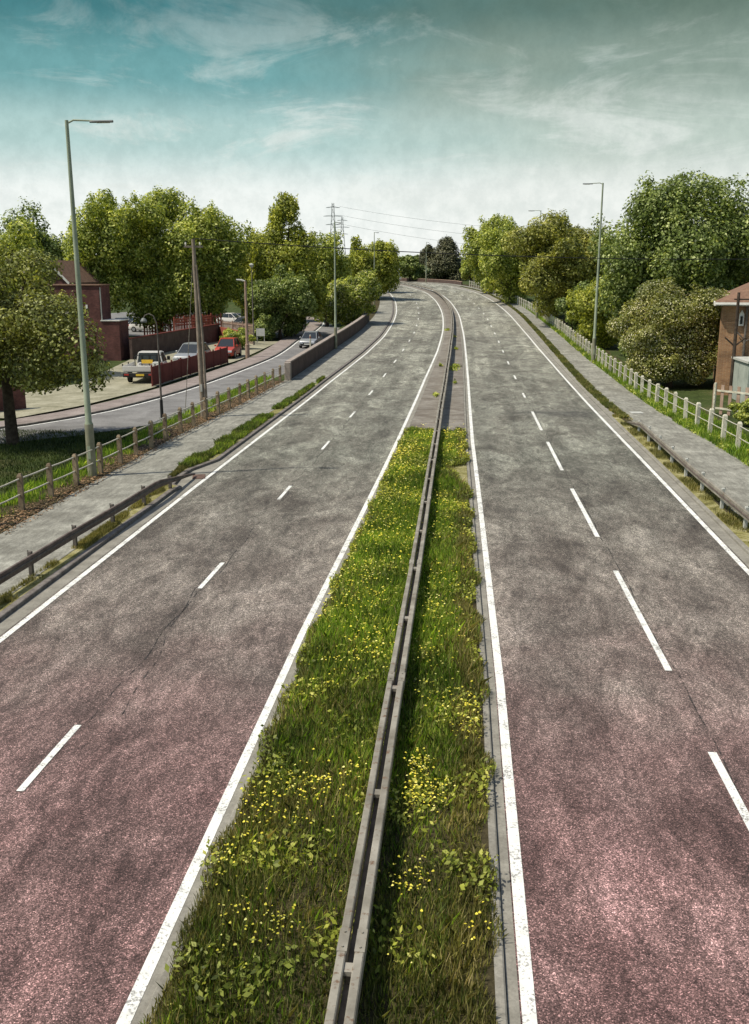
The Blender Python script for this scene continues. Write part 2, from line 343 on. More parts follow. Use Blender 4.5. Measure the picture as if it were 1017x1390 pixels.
# ------------------------------------------------------------------ road geometry
ZP = np.array([[-60, 0], [58, 0], [75, .27], [95, .65], [110, 1.05], [135, 1.95], [155, 2.8], [175, 3.65], [200, 4.5], [230, 5.0], [6000, 5.0]])
_zy = np.arange(-60, 6000, 1.); _zz = np.interp(_zy, ZP[:, 0], ZP[:, 1]); _zz[:500] = np.convolve(np.pad(_zz[:500], 6, 'edge'), np.ones(13)/13, 'valid')
def zr(Y): return np.interp(Y, _zy, _zz)
CP = np.array([(-.97, -25), (-.98, 10), (-1.0, 30), (-1.04, 45), (-1.06, 64), (-1.08, 82), (-1.17, 104), (-1.58, 125.4), (-2.3, 140), (-3.57, 156), (-5.63, 172.4),
               (-7.7, 182), (-10.4, 193), (-14.3, 205), (-20.8, 216), (-30.5, 226), (-45, 234), (-75, 240), (-125, 242)], float)
def catmull(P, step=.5):
    P = np.vstack([2*P[0]-P[1], P, 2*P[-1]-P[-2]]); out = []
    for i in range(1, len(P)-2):
        a, b, c, d = P[i-1:i+3]; L = np.linalg.norm(c-b); k = max(2, int(L/step))
        t0, t1, t2, t3 = 0, np.linalg.norm(b-a)**.5, 0, 0; t2 = t1+L**.5; t3 = t2+np.linalg.norm(d-c)**.5
        for t in np.linspace(t1, t2, k, endpoint=False):
            A1 = (t1-t)/(t1-t0)*a+(t-t0)/(t1-t0)*b; A2 = (t2-t)/(t2-t1)*b+(t-t1)/(t2-t1)*c; A3 = (t3-t)/(t3-t2)*c+(t-t2)/(t3-t2)*d
            B1 = (t2-t)/(t2-t0)*A1+(t-t0)/(t2-t0)*A2; B2 = (t3-t)/(t3-t1)*A2+(t-t1)/(t3-t1)*A3
            out.append((t2-t)/(t2-t1)*B1+(t-t1)/(t2-t1)*B2)
    out.append(P[-2]); return np.array(out)
CL = catmull(CP); _d = np.r_[0, np.cumsum(np.linalg.norm(np.diff(CL, axis=0), axis=1))]
CS = _d + CL[0, 1]                      # arc length, about equal to Y on the near straight
_t = np.gradient(CL, axis=0); _t /= np.linalg.norm(_t, axis=1)[:, None]
k_ = np.ones(15)/15
_t = np.stack([np.convolve(np.pad(_t[:, i], 7, 'edge'), k_, 'valid') for i in (0, 1)], 1)
_t /= np.linalg.norm(_t, axis=1)[:, None]; NR = np.stack([_t[:, 1], -_t[:, 0]], 1)      # right-hand normal
SMAX = CS[-1]
def PT(s, o):
    s = np.asarray(s, float); o = np.broadcast_to(o, s.shape)
    p = np.stack([np.interp(s, CS, CL[:, i]) for i in (0, 1)], -1); n = np.stack([np.interp(s, CS, NR[:, i]) for i in (0, 1)], -1)
    return p + n*o[..., None]
def heading(s): i = int(np.searchsorted(CS, s)); i = min(i, len(CS)-1); return math.atan2(-_t[i, 0], _t[i, 1])
def P3(s, o, dz=0.):
    p = PT(np.array([s]), np.array([o]))[0]; return (float(p[0]), float(p[1]), float(zr(np.clip(s, -60, 6000))) + dz)
F = lambda pts: (lambda s: np.interp(s, [p[0] for p in pts], [p[1] for p in pts]))
LC = F([(8, -2.19), (18, -2.15), (34, -1.84), (41, -1.72), (64, -1.46), (84, -1.12), (106, -1.02), (128, -1.12), (160, -1.2), (400, -1.2)])
RC = F([(9, 1.78), (16, 1.78), (31, 1.63), (41, 1.53), (64, 1.45), (86, 1.30), (114, 1.05), (140, .95), (400, .95)])
LD = F([(12, -5.14), (30, -4.82), (48, -4.56), (66, -4.34), (84, -4.13), (102, -4.02), (130, -4.2), (162, -4.4), (400, -4.5)])
RD = F([(10, 4.95), (34, 4.77), (53, 4.74), (75, 4.58), (105, 4.42), (140, 4.3), (400, 4.4)])
LO = F([(17, -8.1), (31, -8.02), (62, -7.62), (82, -7.05), (98, -6.87), (116, -7.0), (141, -7.35), (165, -7.6), (400, -7.7)])
RO = F([(20, 8.08), (38, 8.08), (60, 8.02), (90, 7.75), (120, 7.55), (160, 7.6), (400, 7.7)])
def kerbL(s):
    s = np.asarray(s, float); base = np.where(s < 31, LO(s)-.48, LO(s)-.36)
    jog = np.interp(s, [31, 31.25, 32.6, 33.9, 35.9], [0, -.35, -.52, -.50, 0]); return base+jog
kerbR = lambda s: RO(s)+.42
medL = lambda s: LC(s)+.17
medR = lambda s: RC(s)-.21

def strip(name, prof, m, s0=-20, s1=None, ds=1.0, parent=None, closed=False, knots=()):
    """prof: list of (offset function, dz). Sweeps an open profile along the road."""
    s1 = s1 or SMAX-2; S = np.unique(np.r_[np.arange(s0, s1, ds), s1, [k for k in knots if s0 < k < s1]])
    cols = []
    for of, dz in prof:
        o = of(S) if callable(of) else np.full_like(S, of); p = PT(S, o)
        zz = dz(S) if callable(dz) else dz
        cols.append(np.c_[p, zr(S)+zz])
    k = len(cols); V = np.stack(cols, 1).reshape(-1, 3); fs = []
    for i in range(len(S)-1):
        for j in range(k-1): a = i*k+j; fs.append((a, a+1, a+k+1, a+k))
        if closed: a = i*k+k-1; fs.append((a, i*k, i*k+k, a+k))
    if closed: fs += [tuple(range(k))[::-1], tuple((len(S)-1)*k+j for j in range(k))]
    mb = MB(); mb.add(V.tolist(), fs); return mb.build(name, m, parent)
off = lambda f, d: (lambda s: (f(s) if callable(f) else f)+d)

JK = (31, 31.25, 32.6, 33.9, 35.9)
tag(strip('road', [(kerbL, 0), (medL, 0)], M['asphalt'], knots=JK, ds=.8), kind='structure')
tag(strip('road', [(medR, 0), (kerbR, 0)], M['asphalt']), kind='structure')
# pale concrete drainage channels beside the kerbs
tag(strip('road_channel', [(off(LC, .07), .004), (medL, .004)], M['channel']), kind='structure')
tag(strip('road_channel', [(medR, .004), (off(RC, -.09), .004)], M['channel']), kind='structure')
tag(strip('road_channel', [(off(RO, .12), .004), (kerbR, .004)], M['channel']), kind='structure')
tag(strip('road_channel', [(kerbL, .004), (off(LO, -.12), .004)], M['channel'], knots=JK, ds=.8), kind='structure')
# painted lines
for f, w in ((LO, .14), (LC, .14), (RC, .145), (RO, .14)):
    tag(strip('edge_line', [(off(f, -w/2), .009), (off(f, w/2), .009)], M['paint']), kind='structure')
def dashes(name, f, starts, ln, w):
    mb = MB()
    for s in starts:
        S = np.linspace(s, s+ln, 4); a = PT(S, f(S)-w/2); b = PT(S, f(S)+w/2); z = zr(S)+.010
        V = [(a[i, 0], a[i, 1], z[i]) for i in range(4)]+[(b[i, 0], b[i, 1], z[i]) for i in range(4)]
        mb.add(V, [(i, i+4, i+5, i+1) for i in range(3)])
    return tag(mb.build(name, M['paint']), kind='structure')
dashes('lane_line', LD, [2.7+9*k for k in range(-1, 34)], 2.05, .11)
dashes('lane_line', RD, [-1.6, 7.65, 16.85, 26.05, 35.25, 44.5], 6.1, .13)
dashes('lane_line', RD, [56.2+9*k for k in range(0, 26)], 2.1, .12)
def seam(f, s0, s1, m):
    g = f
    return tag(strip('road_joint', [(off(f, -.015), .0045), (off(f, .015), .0045)], m, s0, s1, .4), kind='structure')
sg = G('tar_joint', .7, .3); sg.col((.045, .042, .04)); sg.alpha(sg.ramp(sg.noise(1.7, 6, .7), [(.45, 0.), (.58, .9)])); M['seam'] = sg.m
wob = lambda s: .05*np.sin(s*.9)+.04*np.sin(s*2.3+1)
seam(lambda s: LD(s)+.08+wob(s), 14, 110, M['seam']); seam(lambda s: RD(s)+.11+wob(s)*.5, 6, 100, M['seam'])
seam(lambda s: LD(s)+.55-(s-14)*.09+wob(s), 13.5, 22, M['seam'])

# kerbs
def kerb(fn, w, side, s0=-20, s1=None, knots=(), ds=1., hgt=.10, m=None):
    e = side*w; m = m or M['kerb']
    return tag(strip('kerb', [(fn, -.05), (off(fn, side*.012), hgt-.012), (off(fn, side*.03), hgt), (off(fn, e), hgt), (off(fn, e), -.05)], m, s0, s1, ds, knots=knots), kind='structure')
kerb(kerbL, .17, -1, knots=JK, ds=.8); kerb(kerbR, .14, 1, hgt=.07, m=M['channel'])
kerb(medL, .12, 1, hgt=.06, m=M['channel']); kerb(medR, .12, -1, hgt=.06, m=M['channel'])
# median
tag(strip('median', [(off(medL, .12), .052), (off(medL, .5), .07), (off(medR, -.5), .085), (off(medR, -.12), .082)], M['slabs'], 42.5), kind='structure')
tag(strip('median_soil', [(off(medL, .12), .045), (off(medL, .4), .08), (off(medL, 1.2), .14), (off(medR, -.8), .14), (off(medR, -.12), .06)], M['soil'], -20, 43.0), kind='structure')
tag(strip('worn_patch', [(off(medR, -.78), .150), (off(medR, -.13), .075)], M['verge'], 32.3, 35.6, .4), kind='structure')
# left verge, footpath, litter bed
pathR = F([(-20, -9.0), (22, -9.02), (30, -8.95), (34.5, -9.3), (38, -9.2), (48, -8.82), (56, -8.5), (63, -8.2), (70, -7.7), (82, -7.4), (98, -7.2), (116, -7.35), (141, -7.7), (400, -7.9)])
pathR2 = lambda s: np.minimum(pathR(s), kerbL(s)-.18)
pathL = F([(-20, -11.75), (28, -11.65), (40, -11.5), (50, -11.05), (60, -10.75), (66, -10.45), (84, -10.2), (108, -9.9), (125, -9.8), (400, -10.0)])
tag(strip('verge', [(pathR2, .095), (lambda s: kerbL(s)-.17, .098)], M['verge'], knots=JK, ds=.8, s1=64), kind='structure')
tag(strip('footpath', [(pathL, .10), (pathR2, .105)], M['path'], knots=JK, ds=1.), kind='structure')
tag(strip('fence_bed', [(off(pathL, -1.7), .06), (off(pathL, -.8), .11), (pathL, .098)], M['soil'], -20, 62.5), kind='structure')
tag(strip('fence_bed', [(off(pathL, -2.2), .10), (pathL, .098)], M['soil'], 110), kind='structure')
# right verge and footpath
grR = F([(-20, 9.0), (45, 9.05), (52, 8.72), (64, 8.62), (97, 8.72), (122, 8.75), (155, 8.8), (400, 8.8)])
grR2 = F([(-20, 9.05), (45, 9.35), (52, 9.22), (64, 9.12), (97, 9.2), (122, 9.2), (155, 9.2), (400, 9.2)])
rpR = F([(-20, 12.2), (36, 11.8), (41, 11.7), (46, 11.4), (54, 11.25), (71, 11.1), (77, 10.95), (101, 10.95), (121, 10.7), (400, 10.8)])
tag(strip('verge', [(off(kerbR, .14), .068), (grR, .09)], M['verge'], s1=49), kind='structure')
tag(strip('verge_edge', [(off(kerbR, .14), .068), (grR, .09)], M['channel'], 49), kind='structure')
tag(strip('grass_bed', [(grR, .09), (grR2, .10)], M['soil']), kind='structure')
tag(strip('footpath', [(grR2, .10), (rpR, .11)], M['path']), kind='structure')
tag(strip('fence_bed', [(rpR, .108), (off(rpR, .8), .13), (off(rpR, 2.6), .02)], M['soil']), kind='structure')

# terrain
def nonuni(lo, hi, a, b, step):
    core = np.arange(a, b+step/2, step); out = [core]
    l = []; x = a; d = step
    while x > lo: d *= 1.35; x -= d; l.append(max(x, lo))
    r = []; x = b; d = step
    while x < hi: d *= 1.35; x += d; r.append(min(x, hi))
    return np.r_[l[::-1], core, r]
def terr_z(X, Y):
    Q = np.stack([X.ravel(), Y.ravel()], 1); S_ = CL[::4]; N_ = NR[::4]; SS = CS[::4]
    o = np.empty(len(Q)); s = np.empty(len(Q))
    for i in range(0, len(Q), 4000):
        d = Q[i:i+4000, None]-S_[None]; k = (d**2).sum(2).argmin(1); r = d[np.arange(len(k)), k]
        sg_ = np.sign((r*N_[k]).sum(1)); o[i:i+4000] = sg_*np.sqrt((r**2).sum(1)); s[i:i+4000] = SS[k]
    z = zr(s)
    wid = np.interp(s, [110, 150, 230], [1.0, 9, 40]); lo = np.interp(s, [62, 70, 110, 140], [-10.8, -10.2, -10.0, -11.0])
    w = np.clip((lo-o)/wid, 0, 1); w = w*w*(3-2*w)
    z = z*(1-w)
    corr = (o > lo-.1) & (o < 12.6)
    z = z + np.where(corr, -.15, .03)
    z[(o > 12.6) & (o < 14)] -= .02
    return z.reshape(X.shape)
gx = nonuni(-3000, 3000, -55, 40, 1.0); gy = nonuni(-300, 5000, -5, 250, 1.5)
XX, YY = np.meshgrid(gx, gy); ZZ = terr_z(XX, YY)
nx, ny = len(gx), len(gy); mb = MB()
mb.v = [tuple(v) for v in np.stack([XX, YY, ZZ], -1).reshape(-1, 3).tolist()]
mb.f = [(j*nx+i, j*nx+i+1, (j+1)*nx+i+1, (j+1)*nx+i) for j in range(ny-1) for i in range(nx-1)]
tag(mb.build('ground', M['terrain'], smooth=True), kind='structure')

# side street on the left
def resample(P, n):
    P = np.array(P, float); d = np.r_[0, np.cumsum(np.linalg.norm(np.diff(P, axis=0), axis=1))]; t = np.linspace(0, d[-1], n)
    return np.stack([np.interp(t, d, P[:, 0]), np.interp(t, d, P[:, 1])], 1)
def ribbon(name, A, B, z, m, n=60, lip=None, kind='structure'):
    a = resample(A, n); b = resample(B, n); mb = MB()
    if lip is None:
        V = [(*p, z) for p in a]+[(*p, z) for p in b]; mb.add(V, [(i, i+n, i+n+1, i+1) for i in range(n-1)])
    else:
        V = [(*p, lip) for p in a]+[(*p, z) for p in a]+[(*p, z) for p in b]+[(*p, lip) for p in b]
        mb.add(V, [(k*n+i, (k+1)*n+i, (k+1)*n+i+1, k*n+i+1) for k in range(3) for i in range(n-1)])
    return tag(mb.build(name, m), kind=kind)
SK = catmull(np.array([(-60, 21), (-36, 31.5), (-27, 36.8), (-21.3, 42.2), (-18.95, 46.8), (-17.45, 53.7), (-16.7, 61.2), (-16.2, 72.7), (-16.1, 81.6), (-16.7, 92), (-17.4, 101), (-18.3, 120), (-20.5, 140), (-27, 165)], float), 1.)
def offs(P, d):
    t = np.gradient(P, axis=0); t /= np.linalg.norm(t, axis=1)[:, None]; return P+np.stack([t[:, 1], -t[:, 0]], 1)*d
SN = np.array([(-58, 17), (-34, 27.5), (-25, 33), (-19.5, 38.5), (-16.6, 41.3), (-14.1, 45), (-13.4, 52), (-12.75, 66), (-12.1, 75), (-11.75, 90), (-11.7, 108), (-13.3, 122), (-16, 142), (-22.5, 167)], float)
ribbon('side_road', SK, SN, .055, M['side_asphalt'])
ribbon('kerb', offs(SK, -.14), SK, .15, M['kerb'], lip=.0)
ribbon('edge_line', offs(SK, .12), offs(SK, .26), .064, M['paint'])
ribbon('footpath', offs(SK, -1.75), offs(SK, -.14), .14, M['side_path'])
yd = np.array([(-34, 47), (-27, 52), (-24.6, 60), (-27.5, 79), (-25.6, 98)]); yd2 = np.array([(-22, 45), (-20.4, 50), (-19.2, 58), (-18.2, 78), (-18.9, 99)])
ribbon('driveway', yd, yd2, .125, M['drive'])
ribbon('car_park', [(-70, 112), (-60, 170)], [(-19.5, 104), (-24, 165)], .09, M['side_asphalt'], 12)

# gully and covers
tag(MB().box((-9.33, 32.9, .012), (.45, .75, .02), .25).build('drain_grating', M['drain']), 'rusty gully grating set in the kerb notch beside the left carriageway', 'drain cover')
tag(MB().box((8.95, 50.0, .118), (.62, .62, .012), .1).build('inspection_cover', M['cover']), 'pale square cover in the right footpath just beyond the end of the crash rail', 'inspection cover')
tag(MB().box((9.1, 62.1, .125), (.8, .4, .012), .05).build('inspection_cover', M['cover']), 'pale oblong cover in the right footpath, further away than the square one', 'inspection cover')

# ------------------------------------------------------------------ crash barriers
def rail_strip(parent, name, f, w, z0, z1, m, s0, s1, zf=None, ds=1.):
    g = (lambda s: 1.0) if zf is None else zf
    c = .012
    pr = [(off(f, -w/2), lambda s: z0*g(s)), (off(f, -w/2), lambda s: (z1-c)*g(s)), (off(f, -w/2+c), lambda s: z1*g(s)),
          (off(f, w/2-c), lambda s: z1*g(s)), (off(f, w/2), lambda s: (z1-c)*g(s)), (off(f, w/2), lambda s: z0*g(s))]
    return strip(name, pr, m, s0, s1, ds, parent, closed=True)
cb = thing('central_crash_barrier', 'long double-railed steel crash barrier running down the grassy central reservation', 'crash barrier')
sag = lambda s: .006*np.sin(s*.35)+.002*np.sin(s*1.3)
rail_strip(cb, 'rail', lambda s: -.088+sag(s), .09, .46, .62, M['galv'], 2, 290)
rail_strip(cb, 'rail', lambda s: .090+sag(s)*.9, .095, .46, .62, M['galv'], 2, 290)
rail_strip(cb, 'gap_shade', lambda s: sag(s), .085, .40, .44, M['rail_dark'], 2, 290)  # added dark strip standing for the shade between the two rails
for k in range(90):
    s = 1.40+3.25*k
    if s > 289: break
    h = heading(s); p = P3(s, sag(s)); 
    MB().cbox((p[0], p[1], p[2]+.26), (.055, .11, .56), .008, h).build('post', M['rail_dark'], cb)
    b = MB().box((p[0], p[1], p[2]+.565), (.15, .13, .05), h).box((p[0], p[1], p[2]+.52), (.13, .03, .1), h)
    if k % 2 == 0:
        for dx in (-.088, .09):
            q = PT(np.array([s+.35]), np.array([dx]))[0]; sp = MB().box((q[0], q[1], p[2]+.545), (.103, .34, .164), h)
            for ds_ in (.24, .46): q = PT(np.array([s+ds_]), np.array([dx]))[0]; sp.tube([(q[0], q[1], p[2]+.60), (q[0], q[1], p[2]+.640)], .013, 6)
            sp.build('splice_plate', M['galv'], cb)
    b.build('bracket', M['galv'], cb)
def guard(name, label, f, s0, s1, m, pm, z1, ramp_at, posts, w=.14, side=1):
    t = thing(name, label, 'crash barrier')
    zf = lambda s: np.interp(s, [ramp_at-3.6, ramp_at-.3, ramp_at], [1, .3, .2])
    rail_strip(t, 'rail', f, .07, z1-.23, z1, m, s0, s1, zf, .5)
    rail_strip(t, 'rail_groove', off(f, side*.047), .02, z1-.135, z1-.085, pm, s0, s1-.6, zf, .5)
    for s in posts:
        p = P3(s, f(s)-side*.09); q = float(zf(s))
        MB().cbox((p[0], p[1], p[2]+z1*q/2), (.10, .10, z1*q+.1), .01, heading(s)).build('post', M['cover' if name == 'verge_crash_rail' else 'rail_dark'], t)
        MB().box((p[0]-side*.05, p[1], p[2]+z1*q+.05), (.025, .025, .035)).build('bolt', M['black'], t)
    return t
guard('footway_crash_rail', 'rusty brown crash rail along the left footpath, its far end dipping to the ground', F([(-20, -9.2), (19, -9.15), (23, -8.98), (26.5, -8.77), (32.8, -8.48)]), 2, 32.9, M['rust'], M['rail_dark'], .66, 32.9, [4.2+2.4*k for k in range(12)], side=1)
guard('verge_crash_rail', 'grey brown crash rail along the right verge ending by a pale square cover', F([(-20, 9.0), (26.5, 8.97), (32, 8.9), (39, 8.93), (46.5, 8.97)]), 4, 46.6, M['galv'], M['rust'], .68, 46.6, [5.4+2.4*k for k in range(17)], side=-1)

# ------------------------------------------------------------------ fences and walls
def rail_fence(name, label, posts, hp, m, wp, rails, zoff=.1, rr=.025, pz=None):
    t = thing(name, label, 'fence')
    rnd = random.Random(3); tops = []
    for (x, y) in posts:
        z = float(zr(y))+zoff; jx, jy = rnd.uniform(-.03, .03), rnd.uniform(-.04, .04); hh = hp*rnd.uniform(.96, 1.03)
        a = rnd.uniform(-.15, .15); w = wp
        def ring(q, zz, t_): return [Vector((x+jx*t_, y+jy*t_, zz))+Matrix.Rotation(a, 3, 'Z') @ Vector(v) for v in [(-q, -q, 0), (q, -q, 0), (q, q, 0), (-q, q, 0)]]
        MB().loft([ring(w/2, z-.15, 0), ring(w/2, z+hh-.07, 1), ring(w*.28, z+hh, 1)]).build('post', m, t); tops.append((x+jx*.7, y+jy*.7, z))
    for i, hgt in enumerate(rails):
        pts = []
        for k, (x, y, z) in enumerate(tops):
            pts.append((x, y, z+hgt))
            if k < len(tops)-1:
                x2, y2, z2 = tops[k+1]; pts.append(((x+x2)/2, (y+y2)/2, (z+z2)/2+hgt-.012))
        MB().tube(pts, rr, 6).build('rail', M['fence_rail'], t)
    return t
LFp = [(-13.75, 14.2), (-13.7, 16.1), (-13.62, 18), (-13.55, 19.9), (-13.48, 21.8), (-13.4, 23.6), (-13.33, 25.4), (-13.26, 27.18), (-13.1, 28.95), (-12.98, 30.75), (-12.9, 32.75), (-12.8, 34.55), (-12.76, 36.2), (-12.7, 37.9), (-12.7, 39.8), (-12.6, 41.8), (-12.5, 43.6), (-12.47, 45.6), (-12.36, 47.7), (-12.25, 49.6), (-12.15, 51.6), (-12.1, 53.6), (-12.05, 55.6), (-11.95, 57.6), (-11.85, 59.5), (-11.75, 61.4), (-11.65, 62.9)]
rail_fence('post_and_rail_fence', 'weathered brown fence of posts and two thin pipe rails along the left footpath', LFp, 1.12, M['conc_post'], .15, (.98, .50))
RFx = F([(12, 11.5), (20, 11.5), (30, 11.42), (37.84, 11.2), (44, 10.95), (50, 10.62), (56, 10.42), (62, 10.38), (68, 10.27), (74, 10.24), (101, 10.15), (121, 9.55), (135, 8.7), (150, 7.3), (165, 5.4), (180, 2.9), (192, .5)])
RFp = []; y = 14.0
while y < 190: RFp.append((float(RFx(y)), y)); y += 1.95
rail_fence('white_post_fence', 'fence of white painted posts and two wires along the right footpath below the trees', RFp, 1.18, M['white_post'], .17, (1.02, .55), rr=.018)
bw = thing('boundary_wall', 'dark brown boundary wall with pale coping between the side street and the left footpath', 'wall')
wf = F([(62.8, -10.45), (84, -10.3), (108, -9.95), (116, -10.0)])
strip('wall', [(off(wf, -.14), -.9), (off(wf, -.14), 1.22), (off(wf, .14), 1.22), (off(wf, .14), -.9)], M['wallbrown'], 63, 116, 1., bw, closed=True)
strip('coping', [(off(wf, -.18), 1.223), (off(wf, -.18), 1.31), (off(wf, .18), 1.31), (off(wf, .18), 1.223)], M['coping'], 62.95, 116.1, 1., bw, closed=True)
MB().cbox((P3(62.9, -10.4)[0], 62.72, .6), (.4, .4, 1.5), .03).build('pier', M['coping'], bw)
pw = thing('parapet_wall', 'low brown parapet wall closing the outside of the distant bend', 'wall')
fo = F([(150, 10.9), (190, 10.9), (400, 10.9)])
strip('wall', [(off(fo, -.12), -.2), (off(fo, -.12), .72), (off(fo, .12), .72), (off(fo, .12), -.2)], M['wallbrown'], 196, 300, 1., pw, closed=True)
strip('coping', [(off(fo, -.16), .723), (off(fo, -.16), .80), (off(fo, .16), .80), (off(fo, .16), .723)], M['palewood'], 195.9, 300, 1., pw, closed=True)

# ------------------------------------------------------------------ street lamps
def street_lamp(label, x, y, z, h, arm, rz=0, r0=.11, door=True, base=True):
    t = thing('street_lamp', label, 'street lamp', (x, y, z), rz, 'tall street lamps along the dual carriageway')
    MB().tube([(0, 0, -.2), (0, 0, 1.9)], [r0*1.45, r0*1.35], 12).build('base', M['lamp_base'], t, True)
    MB().tube([(0, 0, 1.9), (0, 0, 1.98), (0, 0, h*.55), (0, 0, h)], [r0*1.3, r0, r0*.78, r0*.52], 12).build('column', M['lamp'], t, True)
    MB().tube([(0, 0, h-.1), (arm*.15, 0, h+.0), (arm*.55, 0, h-.03), (arm*.62, 0, h-.06)], [.032, .03, .026, .026], 8).build('arm', M['lamp'], t, True)
    hd = MB().loft([[Vector((arm*.5+u*arm*.5, v*w, h-.06+q*.6)) for v, q in [(-1, 0), (-.7, .05), (0, .08), (.7, .05), (1, 0), (.6, -.05), (-.6, -.05)]] for u, w in [(0, .04), (.15, .09), (.6, .12), (1, .05)]]).build('lamp_head', M['lamp_head'], t, True)
    MB().loft([[Vector((arm*.5+u*arm*.5, v*w, h-.085+q*.5)) for v, q in [(-1, 0), (1, 0), (.5, -.04), (-.5, -.04)]] for u, w in [(.3, .06), (.85, .06)]]).build('lens', M['glassy'], hd)
    MB().box((0, -r0*1.42, .9), (.1, .02, .45)).build('service_door', M['lamp'], t)
    return t
street_lamp('tall pale green street lamp rising from the left fence, nearest to the camera', -13.0, 32.24, .07, 11.85, 1.55)
street_lamp('tall thin street lamp standing against the dark brown boundary wall', -11.12, 84.3, .5, 10.7, .6, R(20), .10)
street_lamp('thin street lamp rising beside the flowering roadside bush at the left of the bend', -13.1, 143, 2.3, 10.3, .8, R(40), .09)
street_lamp('farthest street lamp, alone before the dark conifers beyond the bend', -8.3, 213, 4.8, 8.4, 1.0, R(60), .09)
street_lamp('tall street lamp on the right footpath in front of the big dark tree', 9.93, 75, .32, 13.1, -1.45, R(0), .11)
street_lamp('mid-distance street lamp rising from the trees on the right side of the road', 8.9, 121, 1.45, 12.75, -1.5, R(8), .10)
street_lamp('slender street lamp at the far left end of the white post fence', 1.9, 196, 4.4, 7.7, -1.1, R(30), .08)

tp = thing('telegraph_pole', 'brown wooden telegraph pole with a stay wire by the left fence', 'telegraph pole', (-12.85, 46.6, .05))
MB().tube([(0, 0, -.3), (-.05, 0, 4), (-.12, 0, 8.6)], [.125, .11, .085], 10).build('pole', M['wood'], tp, True)
MB().tube([(.22, -.05, -.3), (.15, -.05, 4), (.0, -.06, 7.4)], [.075, .06, .045], 8).build('strut', M['wood'], tp, True)
MB().box((-.12, 0, 8.25), (.9, .08, .09), R(10)).build('cross_arm', M['wood'], tp)
MB().tube([(-.15, 0, 7.9), (-1.05, .4, 0)], .018, 6).build('stay_wire', M['galv'], tp)
for dx in (-.5, .2): MB().tube([(dx, 0, 8.3), (dx, 0, 8.38), (dx, 0, 8.46)], [.02, .045, .025], 8).build('insulator', M['white'], tp)
MB().box((.0, -.15, 1.5), (.1, .06, .35)).build('marker_plate', M['cover'], tp)
# overhead cable to a house beyond the right edge
mb = MB(); A = Vector((-12.97, 46.6, 8.68)); B = Vector((29, 60, 8.2)); pts = []
for k in range(41):
    u = k/40; p = A.lerp(B, u); p.z -= 1.15*4*u*(1-u)*.55; pts.append(p)
tag(mb.tube(pts, .022, 5).build('overhead_cable', M['wire']), 'black overhead cable crossing above the road from the telegraph pole', 'cable')

sn = thing('swan_neck_lamp', 'small dark swan-neck lamp post on the verge of the side street', 'street lamp', (-14.9, 46.4, .05))
MB().tube([(0, 0, 0), (0, 0, .9)], [.085, .075], 10).build('base', M['black'], sn, True)
MB().tube([(0, 0, .9), (0, 0, 4.3), (-.04, 0, 4.7), (-.17, 0, 5.0), (-.38, 0, 5.1), (-.58, 0, 5.02), (-.66, 0, 4.9)], [.055, .035, .03, .028, .026, .025, .025], 8).build('column', M['rail_dark'], sn, True)
MB().loft([[Vector((-.66+math.cos(a)*r, math.sin(a)*r, z)) for a in np.linspace(0, 2*math.pi, 12, endpoint=False)] for r, z in ((.05, 4.9), (.12, 4.84), (.17, 4.74), (.13, 4.66))]).build('lamp_head', M['lamp_head'], sn, True)
def slim_lamp(label, x, y, h, r, m, head):
    t = thing('post_top_lamp', label, 'street lamp', (x, y, .1))
    MB().tube([(0, 0, -.1), (0, 0, 1.1), (0, 0, 1.15), (0, 0, h)], [r*1.4, r*1.4, r, r*.7], 10).build('column', m, t, True)
    if head:
        MB().loft([[Vector((math.cos(a)*q, math.sin(a)*q, z)) for a in np.linspace(0, 2*math.pi, 10, endpoint=False)] for q, z in ((.06, h-.02), (.15, h+.05), (.22, h+.28), (.05, h+.4))]).build('lantern', M['cover'], t, True)
    else: MB().tube([(0, 0, h-.05), (-.35, 0, h+.05), (-.75, 0, h+.08)], [.06, .08, .05], 8).build('lamp_head', M['cover'], t, True)
    return t
slim_lamp('stout pale lamp column by the side street in front of the flowering shrub', -18.05, 80.1, 6.3, .13, M['palewood'], False)
slim_lamp('slender post-top lamp beside the small white board on legs', -20.5, 93.9, 7.4, .06, M['rail_dark'], True)
t = thing('notice_board', 'small white board on two legs beside the side street', 'sign', (-20.35, 96.5, .14), R(8))
MB().box((0, 0, 1.05), (.85, .05, .75)).build('board', M['signback'], t)
for dx in (-.36, .36): MB().box((dx, .05, .5), (.06, .05, 1.1)).build('leg', M['white'], t)
t = thing('road_sign', 'pale blank road sign on two posts at the far left of the bend', 'sign', (-14.0, 204, 4.6), R(10))
MB().box((0, 0, 2.35), (1.3, .06, 1.7)).build('board', M['signback'], t)
MB().box((.35, -.05, 1.2), (1.2, .05, .55)).build('lower_panel', M['cover'], t)
for dx in (-.45, .45): MB().box((dx, .08, 1.2), (.09, .09, 2.6)).build('post', M['rail_dark'], t)
for x, y, lab in ((-17.5, 106, 'white marker post on the side street footpath by the dark hedge'), (-13.0, 82, 'white marker post behind the boundary wall, above the silver hatchback')):
    t = thing('marker_post', lab, 'bollard', (x, y, .1))
    MB().cbox((0, 0, .7 if x < -15 else .9), (.13, .13, 1.4 if x < -15 else 1.8), .02).build('post', M['white_post'], t)
    MB().box((0, -.07, 1.2 if x < -15 else 1.6), (.1, .01, .12)).build('reflector', M['redlens'], t)

